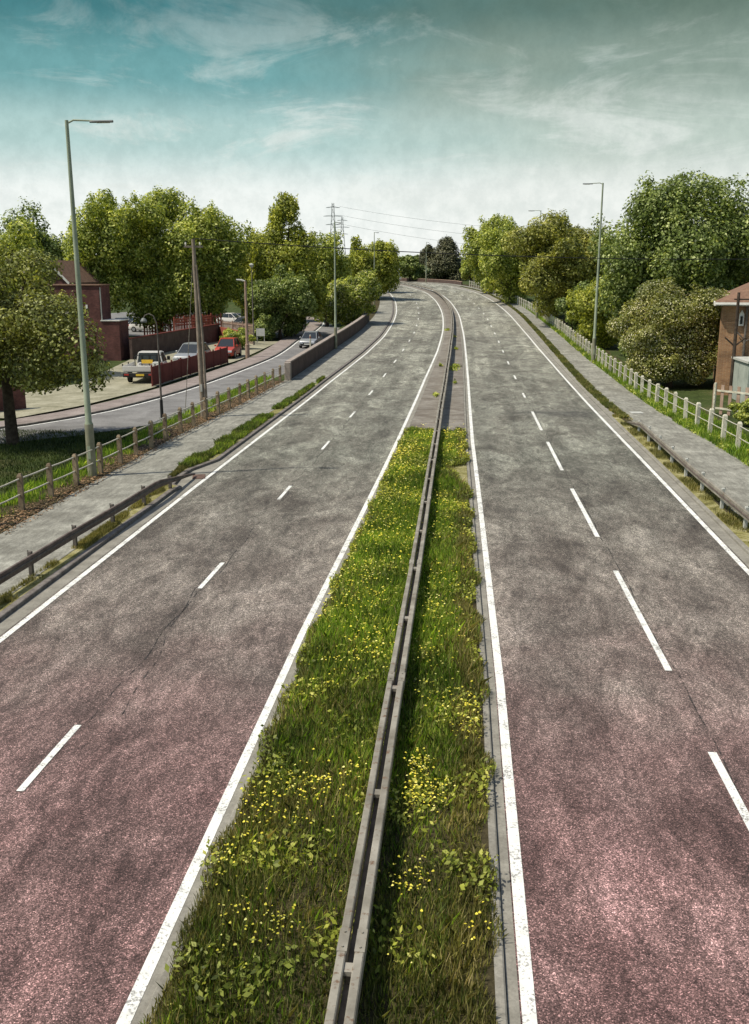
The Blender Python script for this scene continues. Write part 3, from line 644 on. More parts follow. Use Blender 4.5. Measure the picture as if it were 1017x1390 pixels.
# ------------------------------------------------------------------ buildings left
hb = thing('brick_house', 'dark red brick house with stepped blank side walls behind the parked pickup', 'house')
MB().box((-32.2, 78.2, 3.0), (5.6, 2.4, 6.05)).build('wall', M['brick_red'], hb)
MB().box((-28.65, 78.1, 1.6), (1.5, 2.2, 3.25)).build('annex', M['brick_red'], hb)
MB().box((-32.2, 78.2, 6.07), (5.75, 2.55, .09)).build('coping', M['tile'], hb)
MB().box((-28.62, 78.1, 3.26), (1.6, 2.35, .08)).build('coping', M['white'], hb)
w = MB().box((-30.5, 76.985, 4.35), (.16, .03, .34)).build('vent', M['white'], hb)
MB().tube([(-29.32, 77.06, 3.3), (-29.32, 77.06, 5.9)], .05, 8).build('downpipe', M['cover'], hb)
MB().box((-33.9, 76.985, 2.6), (1.3, .05, 1.2)).build('window', M['glass'], hb)
gh = thing('gabled_house', 'house with white bargeboards on its brown gable, showing between the trees at far left', 'house')
def gable_house(t, cx, y0, w, d, ze, zp, wm, rm, bm):
    MB().add([(cx-w/2, y0, 0), (cx+w/2, y0, 0), (cx+w/2, y0, ze), (cx, y0, zp), (cx-w/2, y0, ze), (cx-w/2, y0+d, 0), (cx+w/2, y0+d, 0), (cx+w/2, y0+d, ze), (cx, y0+d, zp), (cx-w/2, y0+d, ze)],
             [(0, 1, 2, 3, 4), (9, 8, 7, 6, 5), (0, 5, 6, 1), (1, 6, 7, 2), (4, 9, 5, 0)]).build('wall', wm, t)
    sl = (zp-ze)/(w/2)
    for s_ in (-1, 1):
        e = cx+s_*(w/2+.35); ez = ze-.35*sl
        MB().add([(cx, y0-.3, zp+.03), (e, y0-.3, ez+.03), (e, y0+d+.3, ez+.03), (cx, y0+d+.3, zp+.03), (cx, y0-.3, zp+.18), (e, y0-.3, ez+.18), (e, y0+d+.3, ez+.18), (cx, y0+d+.3, zp+.18)],
                 [(0, 1, 2, 3), (4, 7, 6, 5), (0, 4, 5, 1), (1, 5, 6, 2), (2, 6, 7, 3), (3, 7, 4, 0)]).build('roof', rm, t)
        MB().add([(cx, y0-.36, zp+.2), (e, y0-.36, ez+.2), (e, y0-.36, ez-.08), (cx, y0-.36, zp-.1), (cx, y0-.305, zp+.2), (e, y0-.305, ez+.2), (e, y0-.305, ez-.08), (cx, y0-.305, zp-.1)],
                 [(0, 1, 2, 3), (4, 7, 6, 5), (0, 4, 5, 1), (1, 5, 6, 2), (2, 6, 7, 3), (3, 7, 4, 0)]).build('bargeboard', bm, t)
gable_house(gh, -39.0, 90, 3.2, 9, 6.3, 8.0, M['brick_red'], M['tile'], M['white'])
MB().box((-39.0, 89.97, 5.2), (1.0, .05, 1.1)).build('window', M['glass'], gh)

gw = thing('garden_wall', 'low dark red brick wall along the side street behind the nearest tree', 'wall')
a = Vector((-33, 35.6)); b = Vector((-23.0, 48.6)); rz = math.atan2(b.y-a.y, b.x-a.x); c = (a+b)/2
MB().box((c.x, c.y, .6), ((b-a).length, .24, 1.3), rz).build('wall', M['brick_red'], gw)
MB().box((c.x, c.y, 1.29), ((b-a).length+.04, .3, .08), rz).build('coping', M['tile'], gw)
# fences round the yard
pf = thing('panel_fence', 'low dark red boarded fence along the pavement in front of the parked cars', 'fence')
a = Vector((-19.42, 58.9, .12)); b = Vector((-18.5, 74.9, .12)); n = 9
rz = math.atan2(b.y-a.y, b.x-a.x)
for i in range(n):
    c = a.lerp(b, (i+.5)/n); MB().box((c.x, c.y, .75), ((b-a).length/n-.08, .05, 1.2-.03*(i % 2)), rz).build('panel', M['panel'], pf)
for i in range(n+1):
    c = a.lerp(b, i/n); MB().cbox((c.x, c.y, .78), (.1, .1, 1.36), .015, rz).build('post', M['panel'], pf)
yw = thing('yard_wall', 'shaded dark brown yard wall rising behind the pickup and the cars', 'wall')
a = Vector((-27.1, 77.2, 0)); b = Vector((-25.4, 99.5, 0)); rz = math.atan2(b.y-a.y, b.x-a.x); c = (a+b)/2
MB().box((c.x, c.y, .95), ((b-a).length, .22, 1.7), rz).build('wall', M['wallbrown'], yw)
MB().box((c.x, c.y, 1.84), ((b-a).length+.05, .28, .07), rz).build('coping', M['panel'], yw)
a2 = Vector((-25.4, 99.7, 0)); b2 = Vector((-21.4, 92.5, 0)); rz2 = math.atan2(b2.y-a2.y, b2.x-a2.x); c2 = (a2+b2)/2
MB().box((c2.x, c2.y, .8), ((b2-a2).length, .2, 1.5), rz2).build('wall', M['redwood'], yw)
def picket(name, label, a, b, h, m, pm, gap, rails=(.25, .8), zb=.1):
    t = thing(name, label, 'fence'); a = Vector((*a, zb)); b = Vector((*b, zb)); L = (b-a).length; rz = math.atan2(b.y-a.y, b.x-a.x)
    n = int(L/gap); mb = MB()
    for i in range(n+1):
        c = a.lerp(b, i/n); mb.box((c.x, c.y, zb+h/2), (gap*.42, .03, h), rz)
    mb.build('pickets', m, t)
    for r in rails: c = (a+b)/2; MB().box((c.x+.0, c.y-.04, zb+h*r), (L, .05, .09), rz).build('rail', pm, t)
    k = max(2, int(L/2.2))
    for i in range(k+1): c = a.lerp(b, i/k); MB().cbox((c.x, c.y-.09, zb+h*.53), (.12, .12, h*1.06), .02, rz).build('post', pm, t)
    return t
picket('picket_fence', 'red stained picket fence on top of the slope behind the yard wall', (-34, 101.5), (-25.6, 101.5), 2.6, M['redwood'], M['redwood'], .28, (.3, .6, .92))
picket('lattice_fence', 'pale weathered picket fence beside the leafy shrub by the side street', (-25.3, 101), (-20.6, 94.6), 2.0, M['palewood'], M['palewood'], .26, (.3, .9))
picket('slat_fence', 'low red slatted fence directly beside the dark brick house', (-27.2, 90), (-26.0, 99), 2.7, M['redwood'], M['redwood'], .3, (.75, .85, .95))

# ------------------------------------------------------------------ house right
hr = thing('orange_brick_house', 'orange brick house with white eaves at the right edge behind the cream blossom bush', 'house')
HX = 14.45
MB().box((HX+6, 63.2, 2.7), (12, 10, 5.5)).build('wall', M['brick_org'], hr)
MB().add([(HX-.4, 57.8, 5.42), (HX+12.4, 57.8, 5.42), (HX+12.4, 68.6, 5.42), (HX-.4, 68.6, 5.42), (HX+5, 63.2, 8.1), (HX+7, 63.2, 8.1)],
         [(0, 1, 5, 4), (1, 2, 5), (2, 3, 4, 5), (3, 0, 4), (0, 3, 2, 1)]).build('roof', M['tile'], hr)
MB().box((HX+6, 57.76, 5.33), (12.9, .06, .2)).box((HX-.44, 63.2, 5.33), (.06, 10.9, .2)).build('fascia', M['white'], hr)
MB().tube([(HX-.4, 57.68, 5.3), (HX+12.4, 57.68, 5.3)], .06, 8).build('gutter', M['cover'], hr)
px = HX+1.35
p = MB().tube([(px, 58.08, .2), (px, 58.08, 3.2), (px, 58.08, 5.2)], [.075, .075, .07], 8)
p.tube([(px, 58.06, 3.3), (px-.45, 58.06, 3.75)], .04, 6).tube([(px, 58.06, 3.2), (px+.8, 58.06, 3.65)], .04, 6).build('soil_pipe', M['rail_dark'], hr)
wx = HX+.95
wl = MB().add([(wx, 58.14, 4.1), (wx+.27, 58.14, 4.1), (wx+.27, 58.14, 4.75), (wx+.13, 58.14, 5.0), (wx, 58.14, 4.75), (wx, 58.2, 4.1), (wx+.27, 58.2, 4.1), (wx+.27, 58.2, 4.75), (wx+.13, 58.2, 5.0), (wx, 58.2, 4.75)],
              [(0, 1, 2, 3, 4), (0, 5, 6, 1), (1, 6, 7, 2), (2, 7, 8, 3), (3, 8, 9, 4), (4, 9, 5, 0)]).build('window_frame', M['white'], hr)
MB().box((wx+.135, 58.12, 4.42), (.13, .03, .45)).build('pane', M['glass'], wl)
MB().box((HX+4.3, 58.17, 3.9), (1.3, .06, 1.2)).build('window', M['glass'], hr)
PIV = Vector((14.9, 58.2, 0)); RM = Matrix.Translation(PIV) @ Matrix.Rotation(R(-13), 4, 'Z') @ Matrix.Translation(-Vector((HX, 58.2, 0)))
for o_ in [x for x in bpy.data.objects if x.parent == hr or (x.parent and x.parent.parent == hr)]: o_.data.transform(RM)
t = thing('dark_pole', 'dark brown pole with two short angled struts in front of the orange brick house', 'pole', (15.45, 57.0, 0))
MB().tube([(0, 0, -.2), (0, 0, 3), (-.03, 0, 6.0)], [.11, .10, .08], 10).build('pole', M['bark'], t, True)
for sx in (-1, 1): MB().tube([(0, 0, 3.0), (sx*.58, 0, 3.5)], .045, 6).build('strut', M['bark'], t)
MB().tube([(-.25, 0, 5.62), (.9, 0, 5.62)], .04, 6).build('cross_arm', M['bark'], t)
gg = thing('garden_shed', 'grey rendered outbuilding below the orange brick house at the right edge', 'shed')
MB().box((17.4, 55.6, 1.15), (3.8, 3.2, 2.3)).build('wall', M['render'], gg)
MB().box((17.4, 55.6, 2.35), (4.0, 3.4, .12)).build('roof', M['cover'], gg)
MB().box((16.6, 53.98, 1.0), (.8, .05, 1.9)).build('door', M['white'], gg)
picket('garden_fence', 'tall wooden garden fence below the cream blossom bush on the right', (12.9, 50.5), (16.6, 46.5), 1.5, M['palewood'], M['white_post'], .42, (.2, .8), .05)

# ------------------------------------------------------------------ vehicles
def wheel(parent, x, y, r=.32, w=.2):
    wt = MB().disc((x, y, r), (1, 0, 0), r, w, 20).build('wheel', M['tyre'], parent, True)
    sx = 1 if x > 0 else -1
    MB().disc((x+sx*(w/2+.004), y, r), (1, 0, 0), r*.62, .02, 14).build('rim', M['rim'], wt, True)
def ring_sec(y, w, z0, z1, sh=.06):
    return [Vector(p) for p in [(-w+.08, y, z0), (w-.08, y, z0), (w, y, z0+.14), (w, y, (z0+z1)/2+.05), (w-sh, y, z1-.03), (w-sh-.08, y, z1), (-w+sh+.08, y, z1), (-w+sh, y, z1-.03), (-w, y, (z0+z1)/2+.05), (-w, y, z0+.14)]]
def car(label, loc, rz, paint, L=4.2, W=1.76, H=1.5, group=None, cat='car'):
    """front points to -Y"""
    t = thing('parked_car', label, cat, loc, rz, group); l = L/2; w = W/2; hb_ = H*.6
    st = [(-l, w*.80, .32, hb_*.62), (-l+.12, w*.92, .24, hb_*.80), (-l+.6, w, .2, hb_*.92), (-l+1.15, w, .2, hb_*1.0), (0, w, .2, hb_*1.04), (l-.6, w, .2, hb_*1.06), (l-.12, w*.95, .24, hb_*1.03), (l, w*.86, .32, hb_*.9)]
    MB().loft([ring_sec(*s) for s in st]).build('body', paint, t, True)
    zb = hb_*1.0; zt = H
    def gr(y, wd, z): return [(-wd, y, z), (wd, y, z)]
    base = [(-w+.12, -l+1.05, zb-.03), (w-.12, -l+1.05, zb-.03), (w-.08, 0, zb), (w-.1, l-.25, zb), (-w+.1, l-.25, zb), (-w+.08, 0, zb)]
    top = [(-w+.30, -l+1.85, zt-.05), (w-.30, -l+1.85, zt-.05), (w-.24, .1, zt-.02), (w-.28, l-.75, zt-.05), (-w+.28, l-.75, zt-.05), (-w+.24, .1, zt-.02)]
    MB().loft([[Vector(p) for p in base], [Vector(p) for p in top]]).build('windows', M['glass'], t)
    rf = [(p[0]*1.03, p[1], p[2]) for p in top]
    MB().loft([[Vector(p) for p in rf], [Vector((p[0]*.96, p[1]*.98, p[2]+.045)) for p in rf]]).build('roof', paint, t, True)
    pl = MB()
    for i in (0, 1, 2, 3, 4, 5): pl.tube([Vector(base[i])*1.005, Vector(top[i])*1.005], .035 if i not in (2, 5) else .03, 6)
    pl.build('pillars', paint, t)
    for sx in (-1, 1):
        wheel(t, sx*(w-.09), -l+.78); wheel(t, sx*(w-.09), l-.72)
        MB().cbox((sx*(w-.28), -l+.06, hb_*.66), (.34, .14, .15), .02).build('headlight', M['lens'], t)
        MB().cbox((sx*(w-.2), l-.04, hb_*.85), (.2, .12, .22), .02).build('tail_light', M['redlens'], t)
        MB().cbox((sx*(w+.06), -l+1.35, zb+.08), (.16, .1, .13), .02).build('mirror', paint, t)
    MB().cbox((0, -l-.005, hb_*.58), (W*.42, .06, .12), .01).build('grille', M['black'], t)
    MB().cbox((0, -l-.01, .36), (W*.74, .08, .16), .02).build('bumper', M['black'], t)
    MB().box((0, -l-.06, .42), (.5, .015, .11)).build('number_plate', M['signback'], t)
    MB().box((0, l+.01, .6), (.5, .015, .11)).build('number_plate', M['plate'], t)
    return t
car('charcoal and silver car facing the camera behind the dark red panel fence', (-20.95, 73.6, .13), R(-4), M['carsilver'], 4.3, 1.8, 1.6)
car('bright red car parked behind the silver car in the yard', (-19.75, 80.2, .13), R(2), M['carred'], 4.0, 1.7, 1.55)
car('silver hatchback on the side street, half hidden by the boundary wall', (-14.6, 92.6, .06), R(-3), M['carsilver'], 4.0, 1.7, 1.45)
G2 = 'cars parked in the far car park among the trees'
car('white car parked in the far car park between the telegraph pole and pale lamp column', (-31.5, 131, .1), R(70), M['carwhite'], group=G2)
car('charcoal car parked under the trees near the tall red picket fence', (-41.5, 118, .1), R(80), M['cargrey'], group=G2)
car('silver car in the far car park, beside the white one', (-35.5, 134, .1), R(75), M['carsilver'], group=G2)
car('charcoal car in the far car park close to the slender post-top lamp', (-26.8, 121, .1), R(80), M['cargrey'], group=G2)
car('white car glimpsed below the big tree crown, behind the swan-neck lamp', (-37.8, 114, .1), R(82), M['carwhite'], group=G2)

def pickup():
    t = thing('pickup_truck', 'pale flatbed pickup truck with a yellow board behind its cab, tailgate towards the camera', 'pickup truck', (-20.95, 62.75, .13), R(5.5))
    # rear at -Y
    MB().box((0, 0, .48), (.9, 4.9, .2)).build('chassis', M['black'], t)
    MB().cbox((0, -.95, .80), (2.06, 3.1, .12), .02).build('deck', M['carwhite'], t)
    for sx in (-1, 1):
        MB().cbox((sx*1.03, -.95, .98), (.05, 3.1, .30), .01).build('side_board', M['carwhite'], t)
        for yy in (-2.45, -.95): MB().cbox((sx*1.04, yy, 1.04), (.07, .07, .42), .01).build('stake', M['black'], t)
    MB().cbox((0, -2.51, .97), (2.06, .05, .30), .01).build('tailgate', M['carwhite'], t)
    MB().cbox((0, -2.56, .55), (2.04, .12, .26), .02).build('rear_bumper', M['black'], t)
    MB().box((.08, -2.63, .56), (.52, .02, .13)).build('number_plate', M['plate'], t)
    for sx in (-1, 1): MB().cbox((sx*.78, -2.635, .58), (.3, .04, .1), .01).build('tail_light', M['redlens'], t)
    st = [(.62, .86, .45, 1.02), (.7, .9, .4, 1.12), (2.0, .9, .35, 1.10), (2.4, .88, .35, .98), (2.72, .8, .38, .85)]
    MB().loft([ring_sec(*s) for s in st]).build('cab', M['carwhite'], t, True)
    base = [(-.84, .66, 1.1), (.84, .66, 1.1), (.84, 2.1, 1.1), (-.84, 2.1, 1.1)]; top = [(-.72, .72, 1.70), (.72, .72, 1.70), (.72, 1.6, 1.70), (-.72, 1.6, 1.70)]
    MB().loft([[Vector(p) for p in base], [Vector(p) for p in top]]).build('windows', M['glass'], t)
    MB().loft([[Vector((p[0]*1.04, p[1]+(-.03 if p[1] < 1 else .03), 1.705)) for p in top], [Vector((p[0]*.97, p[1], 1.77)) for p in top]]).build('roof', M['carwhite'], t)
    pl = MB()
    for i in range(4): pl.tube([base[i], top[i]], .05, 6)
    pl.build('pillars', M['carwhite'], t)
    hd = MB()
    for x in (-.95, -.5, 0, .5, .95): hd.box((x, .52, 1.2), (.05, .05, .75))
    hd.box((0, .52, 1.56), (1.95, .05, .05)).build('headboard', M['black'], t)
    MB().box((-.12, .46, 1.14), (.75, .04, .24)).build('warning_board', M['yellow'], t)
    for sx in (-1, 1):
        MB().cbox((sx*1.06, 1.75, 1.28), (.2, .1, .26), .02).build('mirror', M['black'], t)
        wheel(t, sx*.84, -1.5, .34, .22); wheel(t, sx*.84, 1.9, .34, .22)
        MB().cbox((sx*.6, 2.7, .72), (.3, .1, .16), .02).build('headlight', M['lens'], t)
    MB().cbox((.65, -.2, 1.0), (.45, .5, .35), .03).build('load', M['cover'], t)
pickup()

# ------------------------------------------------------------------ pylons
def pylon(label, x, y, h):
    t = thing('pylon', label, 'pylon', (x, y, 2), R(10), 'electricity pylons on the horizon'); mb = MB(); n = 9
    wz = lambda z: (3.6*(1-z/h)**1.3+.55)
    for sx in (-1, 1):
        for sy in (-1, 1): mb.tube([(sx*wz(z), sy*wz(z), z) for z in np.linspace(0, h, 8)], .20, 4)
    zs = [h*(1-(1-k/n)**1.25) for k in range(n+1)]
    for a_, b_ in zip(zs[:-1], zs[1:]):
        for (u, v) in (((-1, -1), (1, -1)), ((1, -1), (1, 1)), ((1, 1), (-1, 1)), ((-1, 1), (-1, -1))):
            mb.tube([(u[0]*wz(a_), u[1]*wz(a_), a_), (v[0]*wz(b_), v[1]*wz(b_), b_)], .10, 3); mb.tube([(v[0]*wz(a_), v[1]*wz(a_), a_), (u[0]*wz(b_), u[1]*wz(b_), b_)], .10, 3)
    mb.build('tower', M['steel'], t)
    for z, w_ in ((h*.72, 4.5), (h*.83, 5.8), (h*.94, 4.2)):
        MB().tube([(-w_, 0, z), (0, 0, z+.7), (w_, 0, z)], .16, 4).tube([(-w_, 0, z), (w_, 0, z)], .14, 4).build('cross_arm', M['steel'], t)
    return t
pylon('lattice electricity pylon, the taller one, above the trees left of the bend', -80, 600, 45)
pylon('second electricity pylon, paler and right beside the taller one', -98, 790, 47)
for i, (z0, dz) in enumerate(((40, 0), (35, 2), (45, -1))):
    a = Vector((-76, 600, z0)); b = Vector((180, 560, z0-14-dz)); pts = []
    for k in range(25):
        u = k/24; p = a.lerp(b, u); p.z -= 9*4*u*(1-u); pts.append(p)
    tag(MB().tube(pts, .07, 3).build('power_line', M['steel']), 'thin power line strung from the pylon across the pale sky, %s of three' % ('middle', 'lowest', 'highest')[i], 'power line', 'power lines strung from the pylons')

# ------------------------------------------------------------------ trees
def rnd_dirs(n, r_):
    v = r_.normal(size=(n, 3)); return v/np.linalg.norm(v, axis=1)[:, None]
def leaf_cloud(lobes, n, size, r_, up=.35, el=1.6, shell=.35):
    """diamond-shaped leaf sprays spread through the lobes, denser near their outside"""
    L = np.array(lobes, float); vol = (L[:, 3]*L[:, 4]*L[:, 5])**(2/3); vol /= vol.sum(); k = r_.choice(len(L), n, p=vol); l = L[k]
    d = rnd_dirs(n, r_); rad = 1-shell*np.abs(r_.normal(size=n)); rad = np.clip(rad, .1, 1.18)
    c = l[:, :3]+d*l[:, 3:6]*rad[:, None]
    nrm = d/l[:, 3:6]; nrm /= np.linalg.norm(nrm, axis=1)[:, None]; nrm = nrm+rnd_dirs(n, r_)*.75+np.array([0, 0, up]); nrm /= np.linalg.norm(nrm, axis=1)[:, None]
    t = np.cross(nrm, rnd_dirs(n, r_)); t /= np.linalg.norm(t, axis=1)[:, None]+1e-9; b = np.cross(nrm, t)
    s = size*r_.uniform(.55, 1.35, n)[:, None]
    return np.stack([c-t*s*.5*el*.6, c+b*s*.32, c+t*s*.5*el*.6, c-b*s*.32], 1).reshape(-1, 3), c
def make_lobes(cx, cy, cz, rx, ry, rz, k, r_, shape='round', lr=.36):
    out = [(cx, cy, cz-.05*rz, rx*.66, ry*.66, rz*.66)]
    for i in range(k):
        d = rnd_dirs(1, r_)[0]; f = r_.uniform(.42, .92)
        p = d*f
        if shape == 'cone':
            zt = r_.uniform(-1, 1); wr = (1-zt)*.42+.12; a = r_.uniform(0, 6.28); p = np.array([math.cos(a)*wr, math.sin(a)*wr, zt*.93]); s = lr*(.45+.4*(1-zt)/2)
        elif shape == 'flat': p[2] = abs(p[2])*.9-.25; s = lr*r_.uniform(.75, 1.2)
        else: s = lr*r_.uniform(.5, 1.3)*(1.25-.35*f)
        out.append((cx+p[0]*rx, cy+p[1]*ry, cz+p[2]*rz, rx*s, ry*s, rz*s*.8))
    if shape == 'cone': out[0] = (cx, cy, cz-.35*rz, rx*.5, ry*.5, rz*.5)
    return out
def tree(name, label, x, y, zb, crown, mat, n, size, trunk_r=.25, k=22, shape='round', seed=0, cat='tree', group=None, second=None, lr=.36, shell=.3, limbs=6, extra=(), up=.35):
    """crown = (cx, cy, ztop, zbot, rx, ry)"""
    r_ = np.random.default_rng(seed+100); t = thing(name, label, cat, (x, y, zb), 0, group)
    cx, cy, zt, zo, rx, ry = crown; cx -= x; cy -= y; zt -= zb; zo -= zb; cz = (zt+zo)/2; rz = (zt-zo)/2
    lobes = make_lobes(cx, cy, cz, rx, ry, rz, k, r_, shape, lr)+[(e[0]-x, e[1]-y, e[2]-zb, e[3], e[3], e[4]) for e in extra]
    n = int(n*2.6); size *= .86
    V, c = leaf_cloud(lobes, n, size, r_, up, shell=shell)
    # stray sprays that roughen the outline
    twigs = [(l[0]+r_.uniform(-.75, .75)*l[3], l[1]+r_.uniform(-.75, .75)*l[4], l[2]+r_.uniform(.3, .95)*l[5], l[3]*.34, l[4]*.34, l[5]*.5) for l in lobes[1:] for _ in range(3)]
    V2, _ = leaf_cloud(twigs, n//6, size*.85, r_, up, shell=.5)
    m_ = V[2::4, 2] > .12; V = V.reshape(-1, 4, 3)[m_].reshape(-1, 3)
    raw_mesh('crown', np.vstack([V, V2]), 4, M[mat], t)
    if second:
        Vb, _ = leaf_cloud(lobes, int(n*second[1]), size*second[2], r_, .6, 1.1, shell=.1); raw_mesh('blossom', Vb, 4, M[second[0]], t)
    mb = MB(); rr = trunk_r; top = Vector((cx*.6, cy*.6, cz+rz*.3))
    fork = Vector((cx*.15, cy*.15, max(.5, zo+.15*rz)))
    mb.tube([(0, 0, -.3), (0, 0, .15), tuple(fork*.5), tuple(fork), tuple(top)], [rr*1.5, rr*1.15, rr, rr*.85, rr*.2], 9)
    tr_ = mb.build('trunk', M['bark'], t, True)
    mb = MB()
    for i in range(limbs):
        l = lobes[1+i % (len(lobes)-1)]; e = Vector(l[:3]); s = fork.lerp(top, r_.uniform(0, .4)); m = s.lerp(e, .5)+Vector((0, 0, rz*.12))
        mb.tube([s, m, e], [rr*.5, rr*.3, rr*.1], 6)
    mb.build('limbs', M['bark'], t, True)
    return t
TG = 'trees along the left side'; RG = 'trees along the right side'
tree('broadleaf_tree', 'nearest tree at the left edge, bronze green and drooping over the side street', -18.95, 38.6, .0, (-19.3, 38.9, 7.8, 2.2, 3.7, 3.5), 'leaf_near', 19000, .18, .24, 30, seed=1, shell=.32, group=TG, extra=[(-15.7, 37.4, 4.3, 1.5, 1.4), (-16.6, 37.2, 5.3, 1.3, 1.1), (-14.9, 37.6, 3.2, .9, .8), (-17, 37, 3.4, 1.3, 1.1), (-19.6, 37, 3.6, 1.6, 1.3)])
tree('broadleaf_tree', 'rounded green tree at the far left edge behind the bronze tree', -31.5, 63, .0, (-31.3, 63, 10.9, 1.6, 4.4, 4), 'leaf_mid', 11000, .30, .3, 28, seed=2, group=TG)
tree('broadleaf_tree', 'loose pale green tree whose high top stands behind the nearest street lamp', -37.4, 100, .0, (-37.2, 100, 15.8, 3, 4.0, 3.8), 'leaf_mid', 10000, .34, .3, 28, seed=3, group=TG)
tree('broadleaf_tree', 'dark green tree behind the gabled house at far left', -47, 104, .0, (-47, 104, 13.4, 1, 6.5, 4.5), 'leaf_dark', 11000, .38, .3, 28, seed=51, group=TG)
tree('broadleaf_tree', 'green tree in the gap between the rounded tree and the brick house', -34.5, 80, .0, (-35.6, 84, 6.2, .5, 3.2, 2.5), 'leaf_dark', 6000, .30, .2, 22, seed=52, group=TG)
tree('broadleaf_tree', 'green tree closing the back of the far car park', -44, 160, .0, (-44, 160, 15, .5, 8, 5), 'leaf_mid', 11000, .5, .35, 30, seed=53, group=TG)
tree('broadleaf_tree', 'dark green tree behind the far car park, right of its neighbour', -32, 156, .0, (-32, 156, 13.5, .5, 6.5, 5), 'leaf_dark', 10000, .5, .35, 28, seed=54, group=TG)
tree('broadleaf_tree', 'mid green tree seen between the tallest tree and the smaller dark tree', -25, 140, .0, (-25, 140, 12.3, .5, 4.6, 4), 'leaf_mid', 9000, .42, .3, 24, seed=55, group=TG)
tree('broadleaf_tree', 'largest broad green tree behind the dark brick house', -33.2, 104, .0, (-33.2, 104, 15.9, 1.6, 6.7, 5.6), 'leaf_mid', 24000, .36, .42, 46, seed=4, group=TG, lr=.33)
tree('broadleaf_tree', 'tall green tree with reddish inner twigs directly behind the telegraph pole', -27.5, 104.5, .0, (-27.9, 104.5, 15.2, 1.6, 4.1, 3.8), 'leaf_mid', 11000, .34, .3, 26, seed=5, group=TG)
tree('broadleaf_tree', 'smaller dark tree over the parked cars just right of the telegraph pole', -28.4, 124, .0, (-28.3, 124, 11.6, 1.4, 4.4, 3.8), 'leaf_dark', 9000, .36, .25, 22, seed=6, group=TG)
tree('broadleaf_tree', 'yellow green tree behind the pale lamp column', -23.6, 112, .0, (-23.6, 112, 12.4, 1.6, 3.2, 2.8), 'leaf_yel', 7500, .33, .22, 20, seed=7, group=TG)
tree('broadleaf_tree', 'tallest tree left of the road, tapering to a feathery top', -19.8, 108, .0, (-19.7, 108, 15.0, .8, 4.4, 4.4), 'leaf_yel', 15000, .34, .3, 46, shape='cone', seed=8, group=TG, lr=.42, up=.2, limbs=12, extra=[(-19.5, 108, 4.5, 4.0, 3.2), (-19.6, 107, 8, 3, 2.6), (-22, 108, 9.5, 1.7, 2.4), (-17.6, 108, 9.2, 1.8, 2.0), (-20.6, 108, 12.2, 1.0, 1.2), (-18.9, 108, 13.6, .8, 1.6)])
tree('broadleaf_tree', 'low dark green tree filling the corner of the side street below the tallest tree', -19.6, 103, .0, (-19.7, 103, 8.2, .5, 3.9, 2.8), 'leaf_dark', 11000, .30, .2, 26, seed=9, group=TG)
tree('broadleaf_tree', 'bright green rounded tree between the tallest tree and the wall lamp', -18.0, 128, .0, (-18.2, 128, 12.4, 1.0, 4.3, 3.6), 'leaf_mid', 9000, .38, .25, 24, seed=10, group=TG)
tree('broadleaf_tree', 'yellow green dome-shaped tree at the inside of the bend', -14.9, 154, 1.2, (-14.6, 154, 13.8, 2.0, 4.8, 4.4), 'leaf_yel', 13000, .40, .28, 30, seed=11, group=TG)
tree('broadleaf_tree', 'smaller yellow green tree hanging over the road edge where the bend disappears', -13.7, 171, 2.8, (-13.7, 171, 10.6, 3.6, 2.2, 2.6), 'leaf_yel', 6000, .36, .18, 18, seed=12, group=TG)
tree('broadleaf_tree', 'dark green tree standing beyond the bend left of the conifers', -12.3, 222, 4.8, (-12.6, 222, 11.0, 5.0, 3.4, 3), 'leaf_dark', 5000, .5, .2, 18, seed=13, group='trees beyond the far bend')
tree('broadleaf_tree', 'dark green tree at the far bend, partly behind the dome-shaped tree', -17.8, 216, 4.8, (-17.6, 216, 12.6, 5.0, 3.4, 3), 'leaf_mid', 5000, .5, .2, 18, seed=23, group='trees beyond the far bend')
tree('conifer', 'wide dark brown green conifer beyond the bend, the left one behind the farthest lamp', -9.0, 240, 5, (-9.0, 240, 12.6, 5.1, 3.2, 3.0), 'leaf_con', 7000, .5, .2, 24, shape='cone', seed=14, lr=.8, group='trees beyond the far bend')
tree('conifer', 'pointed dark brown green conifer beyond the bend, the right and taller one', -4.6, 238, 5, (-4.6, 238, 14.2, 5.1, 4.2, 3.6), 'leaf_con', 10000, .5, .22, 30, shape='cone', seed=15, lr=.85, group='trees beyond the far bend')
tree('shrub', 'pale grey green shrub behind the parapet of the far bend', -11.3, 226, 5, (-11.3, 226, 8.8, 5.2, 3.3, 2), 'leaf_pale', 4000, .4, .1, 16, seed=16, cat='shrub')
tree('shrub', 'dense leafy bush dotted with cream flowers behind the boundary wall', -13.1, 112.5, .4, (-13.0, 112.5, 7.2, .1, 3.7, 3.2), 'leaf_mid', 11000, .32, .16, 26, seed=17, cat='shrub', second=('blossom', .10, .75))
tree('shrub', 'leafy shrub with pale flowers growing in front of the pale weathered fence', -20.7, 88.5, .1, (-20.8, 88.5, 2.1, .0, 1.5, 1.6), 'leaf_mid', 3200, .20, .07, 14, seed=18, cat='shrub', second=('blossom', .06, .6))
tree('hedge_shrub', 'dark shrub at the side street corner behind the white board', -20.7, 101, .1, (-20.8, 101, 3.2, .0, 2.0, 1.6), 'leaf_dark', 3600, .25, .08, 14, seed=19, cat='shrub')
tree('hedge_shrub', 'dark hedge shrub beside the white marker post on the side street', -18.9, 108.5, .1, (-18.9, 108.5, 3.3, .0, 1.7, 1.6), 'leaf_dark', 3200, .25, .08, 14, seed=20, cat='shrub')
